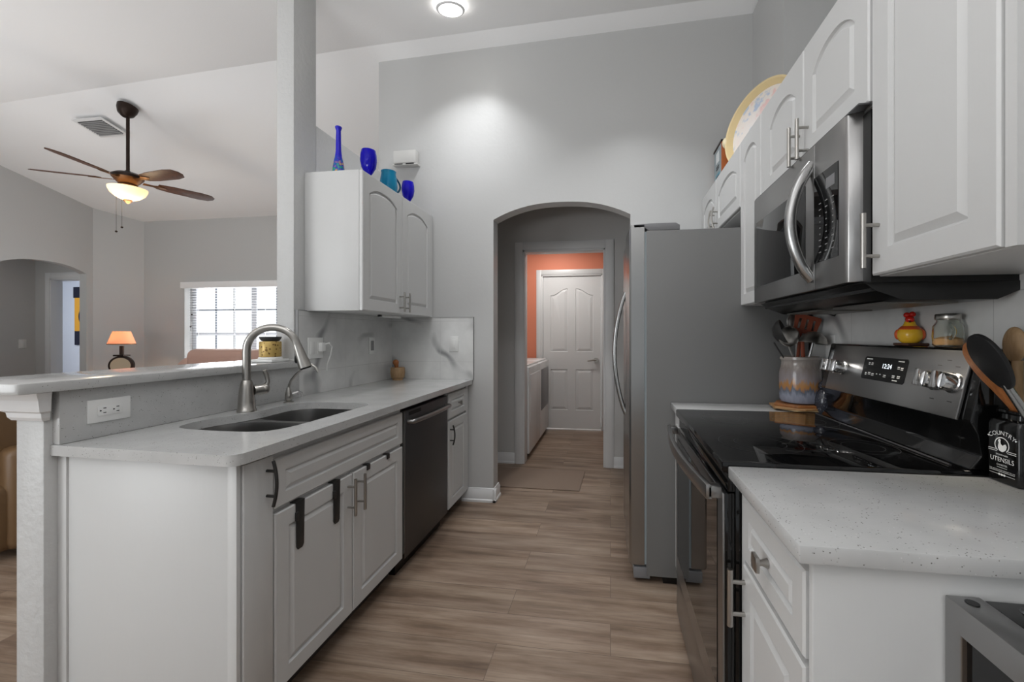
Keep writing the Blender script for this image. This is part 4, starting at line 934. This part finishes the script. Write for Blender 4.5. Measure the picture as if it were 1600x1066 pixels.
b = MB(); b.tube([(0.848+0.045*math.cos(2*PI*i/24), 2.02, 1.30+0.045*math.sin(2*PI*i/24)) for i in range(25)], 0.004, 8); b.lathe([(0.001, 0.006), (0.043, 0)], T=Matrix.Translation((0.848, 2.02, 1.30)) @ Matrix.Rotation(PI/2, 4, 'X'), cap=False); b.build('disc', M['nickel'], o)
o = utensil('steel_ladle', 'shiny steel ladle with domed bowl at the right of the crock', 'ladle', (0.82, 1.94, zi), (0.872, 1.925, 1.21), M['chrome'], 0.009)
b = MB(); b.lathe([(0.002, 0.034), (0.022, 0.030), (0.042, 0.012), (0.050, -0.012), (0.047, -0.012), (0.036, 0.010), (0.016, 0.026)], T=Matrix.Translation((0.866, 1.915, 1.216)) @ Matrix.Diagonal((1.12, 1.12, 1.12, 1)) @ Matrix.Rotation(0.15, 4, 'Y'), n=28); b.build('bowl', M['nickel'], o)
o = utensil('brown_spatula', 'brown silicone spatula handle in the middle of the crock', 'spatula', (0.85, 1.95, zi), (0.828, 1.93, 1.215), M['silicone_brown'], 0.010)
ps = thing('pepper_grinder', 'dark speckled ceramic pepper grinder beside the trivets', 'pepper grinder', (0.900, 1.868, 0.906))
zz = 0.907; b = MB(); b.lathe([(0.030, 0), (0.034, 0.006), (0.037, 0.03), (0.039, 0.055), (0.031, 0.085), (0.018, 0.10)], (0.902, 1.896, zz)); b.build('body', M['pepper'], ps)
b = MB(); b.lathe([(0.018, 0.10), (0.025, 0.108), (0.023, 0.124), (0.010, 0.136), (0.008, 0.145)], (0.902, 1.896, zz)); b.build('cap', M['pepper'], ps)

# ------------------------------------------------------------------ on top of the range: hen and jar
hn = thing('ceramic_hen', 'small yellow and red ceramic hen on dark base on the range', 'figurine', (0.91, 1.408, 1.206))
b = MB(); b.box(0.887, 0.942, 1.375, 1.445, 1.2055, 1.2135); b.build('stand', M['wood_dark'], hn, bevel=0.002)
HF = Vector((-0.54, -0.84, 0)); HS = Vector((0.84, -0.54, 0)); HC = Vector((0.913, 1.41, 1.2135)); Tz = Vector((0, 0, 1))
b = MB(); b.lathe([(0.018, 0), (0.026, 0.006), (0.0315, 0.020), (0.0305, 0.034), (0.024, 0.046), (0.016, 0.056), (0.0125, 0.066), (0.006, 0.072)], tuple(HC), 28); b.build('body', M['yellow'], hn)
for s_ in (-1, 1):
    b = MB(); b.ball(HC+HS*s_*0.0275+Tz*0.026, 0.013, (0.75, 0.75, 1.25)); b.build('wing', M['redorange'], hn)
b = MB(); b.lathe([(0.0275, 0.0412), (0.0285, 0.0435), (0.021, 0.0515), (0.019, 0.052)], tuple(HC), 28, cap=False); b.build('neck_ring', M['redorange'], hn)
b = MB(); b.ball(HC+HF*0.006+Tz*0.072, 0.0115); b.ball(HC-HS*0.007+Tz*0.086, 0.0085); b.ball(HC+HS*0.006+Tz*0.088, 0.0085); b.build('comb', M['red'], hn)
b = MB(); b.tube([HC+HF*0.012+Tz*0.066, HC+HF*0.024+Tz*0.063], [0.0045, 0.0008], 8); b.build('beak', M['brass'], hn)
jr = thing('mason_jar', 'small glass mason jar of tan sugar with metal lid on the range', 'jar', (0.908, 1.258, 1.206))
JT = Matrix.Translation((0.908, 1.258, 1.206)) @ Matrix.Diagonal((0.76, 0.80, 0.96, 1)); jc = (0, 0, 0)
b = MB(JT); b.lathe([(0.036, 0), (0.041, 0.004), (0.043, 0.03), (0.041, 0.058), (0.032, 0.070), (0.030, 0.078), (0.028, 0.078), (0.030, 0.068), (0.038, 0.056), (0.040, 0.03), (0.038, 0.006), (0.02, 0.004)], jc, 32); b.build('glass_body', M['glass'], jr)
b = MB(JT); b.lathe([(0.036, 0.005), (0.0385, 0.008), (0.0392, 0.022), (0.02, 0.028), (0.001, 0.030)], jc, 28); b.build('sugar', M['sugar'], jr)
b = MB(JT); b.lathe([(0.034, 0.076), (0.0355, 0.078), (0.0355, 0.090), (0.033, 0.093), (0.001, 0.093)], jc, 32); b.build('lid', M['nickel'], jr)
b = MB(JT); b.tube([(-0.02, -0.036-0.018*math.sin(PI*i/8), 0.062-0.04*i/8) for i in range(9)], 0.005, 8); b.build('handle', M['glass'], jr)

# ------------------------------------------------------------------ utensil canister with printed front
cs = thing('utensil_canister', 'square black ceramic utensil canister printed with a rooster on right worktop', 'canister', (0.908, 1.052, 0.906))
b = MB(); x0, x1, y0, y1 = 0.866, 0.943, 1.012, 1.090
def rsq(d, r=0.008):
    pts = []
    for cx_, cy_, a in ((x1-d-r, y1-d-r, 0), (x0+d+r, y1-d-r, PI/2), (x0+d+r, y0+d+r, PI), (x1-d-r, y0+d+r, 1.5*PI)):
        pts += [(cx_+r*math.cos(a+PI/2*i/4), cy_+r*math.sin(a+PI/2*i/4)) for i in range(5)]
    return pts
lv = []
for d, z in ((0.003, 0.9065), (0.0, 0.910), (0.0, 1.036), (0.004, 1.046), (0.014, 1.050), (0.015, 1.060), (0.011, 1.064), (0.011, 1.069), (0.017, 1.070), (0.02, 1.04), (0.02, 0.93)):
    lv.append([b.v((x, y, z)) for x, y in rsq(d)])
for a_, c_ in zip(lv, lv[1:]): b.ring(a_, c_)
b.face(lv[0]); b.face(lv[-1]); body = b.build('body', M['blackgloss'], cs)
TC = NX(0.8655) @ Matrix.Translation((1.051, 0.975, 0.0003)) @ Matrix.Diagonal((-1, 1, 1, 1))
b = MB(); text_into(b, 'COUNTRY', 0.0135, TC @ Matrix.Translation((0, 0.043, 0)), arc=0.05); b.build('arched_lettering', M['print'], body)
b = MB(); text_into(b, 'UTENSILS', 0.0145, TC @ Matrix.Translation((0, -0.017, 0)) @ Matrix.Diagonal((0.92, 1, 1, 1))); b.build('main_lettering', M['print'], body)
b = MB(); text_into(b, 'STONEWARE', 0.0048, TC @ Matrix.Translation((0, -0.006, 0))); text_into(b, 'CANISTER', 0.0055, TC @ Matrix.Translation((0, -0.0285, 0)))
text_into(b, 'THE GOODS MADE ROUND TO USE', 0.0037, TC @ Matrix.Translation((0, -0.0405, 0))); b.build('small_lettering', M['print'], body)
b = MB(TC); k = 28
ri = [(0.0155*math.cos(-0.9+(PI+1.8)*i/k), 0.0165+0.0155*math.sin(-0.9+(PI+1.8)*i/k)) for i in range(k+1)]; ro = [(x*1.14, 0.0165+(y-0.0165)*1.14) for x, y in ri]
vi = [b.v((x, y, 0)) for x, y in ri]; vo_ = [b.v((x, y, 0)) for x, y in ro]
for i in range(k): b.face((vi[i], vi[i+1], vo_[i+1], vo_[i]))
for s_ in (-1, 1):
    for y in (0.0045, 0.0005): b.face([b.v(p) for p in ((s_*0.012, y, 0), (s_*0.033, y, 0), (s_*0.033, y+0.0012, 0), (s_*0.012, y+0.0012, 0))])
    b.face([b.v(p) for p in ((s_*0.030, 0.0345, 0), (s_*0.036, 0.033, 0), (s_*0.031, 0.030, 0))])
for y, w in ((-0.0345, 0.012), (-0.044, 0.03), (-0.050, 0.03)): b.face([b.v(p) for p in ((-w, y, 0), (w, y, 0), (w, y+0.0008, 0), (-w, y+0.0008, 0))])
for x in (-0.006, 0, 0.006): b.face([b.v((x+0.003*math.cos(2*PI*i/10), -0.0496+0.0024*math.sin(2*PI*i/10), 0.0001)) for i in range(10)])
b.build('border_lines', M['print'], body)
b = MB(TC)
ro_ = [(-0.006, 0.001), (0.001, -0.001), (0.006, 0.002), (0.010, 0.006), (0.0115, 0.013), (0.009, 0.018), (0.005, 0.0165), (0.002, 0.0135), (-0.002, 0.016), (-0.0035, 0.021), (-0.0025, 0.025), (-0.005, 0.028), (-0.008, 0.0255), (-0.0095, 0.022), (-0.0075, 0.0195), (-0.009, 0.012), (-0.009, 0.006)]
b.face([b.v((x, y+0.002, 0)) for x, y in ro_]); b.build('rooster_print', M['print'], body)
ci = 0.94
LB = Vector((-0.063, 0, 0.13)).normalized(); LN = Vector((-LB.z, 0, LB.x))
def leaning(x): return frame((x, 0, 1.06), (0, 1, 0), tuple(LB), tuple(LN))
zz_ = lambda pts: [(y, (z-1.06)*1.11) for y, z in pts]
o = thing('wooden_spatula', 'brown wooden spatula leaning left out of the black canister', 'spatula', (0.905, 1.05, ci))
sp = smooth_loop(zz_([(1.038, 1.005), (1.034, 1.065), (1.050, 1.105), (1.058, 1.16), (1.062, 1.222), (1.088, 1.222), (1.110, 1.195), (1.104, 1.150), (1.076, 1.105), (1.056, 1.06), (1.054, 1.005)]), 2)
b = MB(); b.prism(sp, -0.004, 0.004, leaning(0.898)); b.build('blade', M['wood_mid'], o, bevel=0.0015)
o = thing('silicone_spatula', 'black silicone spatula with silver handle leaning in the black canister', 'spatula', (0.90, 1.03, ci))
sp = smooth_loop(zz_([(1.018, 1.118), (1.046, 1.122), (1.072, 1.165), (1.078, 1.20), (1.056, 1.238), (1.020, 1.240), (0.995, 1.205), (0.998, 1.15)]), 2)
b = MB(); b.prism(sp, -0.005, 0.005, leaning(0.888)); b.build('head', M['silicone_black'], o, bevel=0.002)
b = MB(); b.tube([leaning(0.890) @ Vector((y, (z-1.06)*1.11, 0)) for y, z in ((1.028, 1.00), (1.022, 1.06), (1.031, 1.13))], 0.0085, 12); b.build('handle', M['steelv'], o)
o = thing('wooden_spoon', 'pale wooden spoon standing upright in the black canister', 'spoon', (0.915, 1.065, ci))
b = MB(); b.tube([(0.915, 1.066, 0.945), (0.912, 1.066, 1.10), (0.908, 1.066, 1.18)], [0.007, 0.008, 0.011], 12, flat=0.7); b.build('handle', M['wood_light'], o)
b = MB(); b.ball((0.906, 1.070, 1.216), 0.027, (0.42, 1.0, 1.5)); b.build('bowl', M['wood_light'], o)
o = thing('green_spatula', 'dark green spatula behind the pale wooden spoon at frame edge', 'spatula', (0.93, 1.025, ci))
b = MB(); b.box(0.927, 0.935, 1.012, 1.045, 1.115, 1.19); b.build('head', M['silicone_green'], o, bevel=0.003)
b = MB(); b.tube([(0.931, 1.030, 0.945), (0.931, 1.028, 1.12)], 0.006, 10); b.build('handle', M['white_plastic'], o)

# ------------------------------------------------------------------ beverage cooler at the end panel
bc = thing('beverage_cooler', 'stainless framed beverage cooler with dark glass door by end panel', 'cooler', (0.73, 0.45, 0))
b = MB(); b.box(0.562, 0.95, 0.215, 0.715, 0.02, 0.833); b.build('case', M['blackgloss'], bc, bevel=0.004)
b = MB(); b.box(0.60, 0.93, 0.23, 0.70, 0, 0.02); b.build('foot_rail', M['black'], bc)
b = MB(NX(0.560)); ls0 = b.flatring(rect(0.215, 0.716, 0.06, 0.836), [rect(0.245, 0.686, 0.11, 0.792)], 0.048); ls1 = b.flatring(rect(0.215, 0.716, 0.06, 0.836), [rect(0.245, 0.686, 0.11, 0.792)], 0.0)
for p_, q_ in zip(ls0, ls1): b.ring(p_, q_)
dd = b.build('door_frame', M['steel'], bc, bevel=0.002)
b = MB(NX(0.560)); b.box(0.245, 0.686, 0.11, 0.792, 0.005, 0.040); b.build('glass_pane', M['glassblack'], dd)
b = MB(); b.lathe([(0.0085, 0.836), (0.0085, 0.8368)], (0.536, 0.698, 0), 20); b.build('hinge_hole', M['black'], dd)
b = MB()
for x in (0.60, 0.66): b.lathe([(0.008, 0.833), (0.006, 0.836)], (x, 0.690, 0), 14)
b.build('top_screws', M['darksteel'], bc)

# ------------------------------------------------------------------ mat, washer and dryer, great room furniture
b = MB(); b.prism([(-1.03, 3.262), (-0.244, 3.252), (-0.228, 3.722), (-1.05, 3.735)], 0.0005, 0.008)
tag(b.build('floor_mat', M['rug'], bevel=0.002), 'flat brown woven mat on the hall floor inside the arch', 'mat')
def appliance(name, label, cat, y0, y1, panel):
    o = thing(name, label, cat, (-1.2, (y0+y1)/2, 0)); xf = -0.80
    b = MB(); b.box(-1.55, xf, y0, y1, 0.05, 0.92); b.build('case', M['washer'], o, bevel=0.012)
    b = MB(); b.box(-1.5, xf-0.04, y0+0.02, y1-0.02, 0, 0.05); b.build('foot_rail', M['black'], o)
    b = MB(); b.box(-1.53, xf-0.03, y0+0.02, y1-0.02, 0.92, 0.94); b.build('lid', M['washer'], o, bevel=0.006)
    b = MB(); b.prism([(-1.55, 0.92), (-1.40, 0.92), (-1.48, 1.06), (-1.55, 1.06)], -y1, -y0, NY(0)); b.build('control_console', M['washer'], o, bevel=0.004)
    b = MB(); b.box(xf, xf+0.006, y0+0.05, y1-0.05, 0.36, 0.84); b.build('front_panel', M[panel], o, bevel=0.004)
    return o
appliance('washing_machine', 'white washing machine just inside the coral laundry doorway', 'washing machine', 4.03, 4.66, 'washer')
appliance('clothes_dryer', 'white clothes dryer with grey front panel beside the laundry door', 'dryer', 4.68, 5.31, 'grey_panel')

so = thing('leather_sofa', 'brown leather sofa under the bright great room window', 'sofa', (-4.4, 4.3, 0))
b = MB(); b.box(-5.40, -3.30, 3.75, 4.70, 0.0, 0.42); b.build('base', M['leather_brown'], so, bevel=0.05, seg=3)
for x0 in (-5.16, -4.33):
    b = MB(); b.box(x0, x0+0.81, 4.33, 4.62, 0.44, 1.07); b.build('back_cushion', M['leather_brown'], so, bevel=0.09, seg=4)
    b = MB(); b.box(x0, x0+0.81, 3.72, 4.34, 0.40, 0.56); b.build('seat_cushion', M['leather_brown'], so, bevel=0.06, seg=3)
for x0 in (-5.42, -3.50):
    b = MB(); b.prism([(4.70, 0.06), (3.74, 0.06), (3.74, 0.60), (3.85, 0.66), (4.30, 0.72), (4.52, 0.95), (4.70, 0.98)], x0, x0+0.25, PX(0)); b.build('arm', M['leather_brown'], so, bevel=0.06, seg=3)
st = thing('side_table', 'small dark side table under the lamp in the great room corner', 'table', (-6.28, 4.52, 0))
b = MB(); b.box(-6.53, -6.03, 4.27, 4.77, 0.60, 0.635); b.build('table_top', M['wood_dark'], st, bevel=0.004)
for x in (-6.50, -6.10):
    for y in (4.30, 4.70): b = MB(); b.box(x, x+0.04, y, y+0.04, 0, 0.60); b.build('leg', M['wood_dark'], st)
lp_ = thing('table_lamp', 'lit table lamp with tan shade and round clock base in the corner', 'lamp', (-6.28, 4.5, 0.635))
b = MB(); b.lathe([(0.11, 0.636), (0.11, 0.65), (0.04, 0.68), (0.03, 0.72)], (-6.28, 4.5, 0)); b.build('base', M['bronze'], lp_)
TL = frame((-6.28, 4.5, 0.845), (0.85, 0.53, 0), (0, 0, 1), (0.53, -0.85, 0)); b = MB(TL); b.lathe([(0.10, -0.03), (0.125, -0.02), (0.125, 0.02), (0.10, 0.03)], n=32); ck_ = b.build('clock_case', M['bronze'], lp_)
b = MB(TL); disc(b, I4, (0, 0), 0, 0.10, 0.032); b.build('clock_face', M['clockface'], ck_)
b = MB(); b.cyl((-6.28, 4.5, 0.95), (-6.28, 4.5, 1.10), 0.022); b.box(-6.36, -6.20, 4.46, 4.54, 0.965, 0.985); b.build('column', M['bronze'], lp_)
b = MB(); b.lathe([(0.135, 1.125), (0.083, 1.29), (0.080, 1.29), (0.131, 1.125)], (-6.28, 4.5, 0), 36, cap=False); b.build('lamp_shade', M['shade'], lp_)
b = MB(); b.lathe([(0.138, 1.118), (0.138, 1.128), (0.131, 1.128), (0.131, 1.118)], (-6.28, 4.5, 0), 36, cap=False); b.build('shade_trim', M['brass'], lp_)
point('table_lamp_light', (-6.28, 4.5, 1.20), 5, (1.0, 0.76, 0.54), 0.03)
ac = thing('leather_armchair', 'tan leather armchair at the far left behind the breakfast bar', 'armchair', (-3.75, 2.0, 0))
b = MB(); b.box(-4.2, -3.26, 1.72, 2.55, 0.05, 0.42); b.build('base', M['leather_tan'], ac, bevel=0.05, seg=3)
b = MB(); b.prism([(1.70, 0.08), (1.64, 0.45), (1.66, 0.80), (1.76, 0.98), (1.90, 1.0), (1.98, 0.86), (1.94, 0.45), (1.98, 0.10)], -4.12, -3.32, PX(0)); b.build('backrest', M['leather_tan'], ac, bevel=0.06, seg=3)
for x in (-4.26, -3.40):
    b = MB(); b.prism([(1.80, 0.05), (2.60, 0.05), (2.60, 0.52), (2.50, 0.60), (1.80, 0.62)], x, x+0.18, PX(0)); b.build('arm', M['leather_tan'], ac, bevel=0.05, seg=3)
for zc_ in (0.42, 0.70):
    b = MB(); b.tube([(-4.1, 1.642 if zc_ < 0.5 else 1.658, zc_), (-3.34, 1.642 if zc_ < 0.5 else 1.658, zc_)], 0.006, 8); b.build('seam', M['seam'], ac)

# ------------------------------------------------------------------ ceiling fan and vent
hx, hy = -4.33, 3.15; zf = 2.65
fn = thing('ceiling_fan', 'dark bronze ceiling fan with lit bowl light in the great room', 'ceiling fan', (hx, hy, 2.40))
zcan = 3.352-0.24*(hy-2.963)
b = MB(); b.lathe([(0.028, -0.10), (0.055, -0.075), (0.070, -0.03), (0.072, 0.0)], T=Matrix.Translation((hx, hy, zcan)) @ Matrix.Rotation(-math.atan(0.24), 4, 'X'), n=28); b.build('canopy', M['bronze'], fn)
b = MB(); b.cyl((hx, hy, zcan-0.06), (hx, hy, zf+0.05), 0.0125, 14); b.build('downrod', M['bronze'], fn)
b = MB(); b.lathe([(0.02, 0.075), (0.028, 0.06), (0.08, 0.052), (0.112, 0.03), (0.108, 0.008)], (hx, hy, zf), 36); b.build('motor_housing', M['bronze'], fn)
b = MB(); b.lathe([(0.106, 0.008), (0.085, -0.02), (0.062, -0.045), (0.075, -0.06), (0.07, -0.08)], (hx, hy, zf), 36); b.build('motor_trim', M['brass'], fn)
b = MB(); b.lathe([(0.134, -0.082), (0.132, -0.10), (0.115, -0.135), (0.08, -0.168), (0.04, -0.186), (0.001, -0.19)], (hx, hy, zf), 36, cap=False); b.build('light_bowl', M['lamp_glass'], fn)
b = MB(); b.lathe([(0.03, -0.188), (0.032, -0.197), (0.016, -0.212), (0.004, -0.222)], (hx, hy, zf), 20); b.build('finial', M['brass'], fn)
for i in range(5):
    a = math.radians(66+72*i); Tb = Matrix.Translation((hx, hy, zf-0.005)) @ Matrix.Rotation(a, 4, 'Z') @ Matrix.Rotation(math.radians(-13), 4, 'X')
    b = MB(Tb); b.prism([(0.20, -0.045), (0.30, -0.062), (0.52, -0.070), (0.60, -0.058), (0.635, -0.02), (0.635, 0.02), (0.60, 0.058), (0.52, 0.070), (0.30, 0.062), (0.20, 0.045)], -0.003, 0.003); bl = b.build('blade', M['wood_dark'], fn, bevel=0.001)
    b = MB(Tb); b.prism([(0.10, -0.018), (0.17, -0.014), (0.21, -0.035), (0.27, 0.0), (0.21, 0.035), (0.17, 0.014), (0.10, 0.018)], -0.009, -0.004); b.build('blade_iron', M['brass'], bl, bevel=0.001)
for dx, z1 in ((0.02, 2.20), (-0.04, 2.165)):
    b = MB(); b.cyl((hx+dx, hy-0.06, zf-0.08), (hx+dx, hy-0.06, z1), 0.0012, 6); b.ball((hx+dx, hy-0.06, z1), 0.009); b.build('pull_chain', M['bronze'], fn)
point('fan_light', (hx, hy, zf-0.24), 5, (1.0, 0.80, 0.55), 0.08)
vt = thing('ceiling_vent', 'square white air vent in the great room ceiling beside the fan', 'vent', (-4.9, 3.34, 3.25))
TV = Matrix.Translation((-4.90, 3.34, 3.352-0.24*(3.34-2.963))) @ Matrix.Rotation(-math.atan(0.24), 4, 'X')
b = MB(TV); b.box(-0.17, 0.17, -0.12, 0.12, -0.010, -0.001); b.build('face_frame', M['trimw'], vt, bevel=0.003)
b = MB(TV); b.box(-0.14, 0.14, -0.09, 0.09, -0.0115, -0.0101); b.build('backing', M['slot'], vt)
b = MB(TV)
for i in range(9):
    y = -0.082+0.0205*i; q = [(-0.14, y, -0.012), (0.14, y, -0.012), (0.14, y+0.010, -0.018), (-0.14, y+0.010, -0.018)]; b.face([b.v(p) for p in q])
b.build('louvres', M['printdim'], vt)
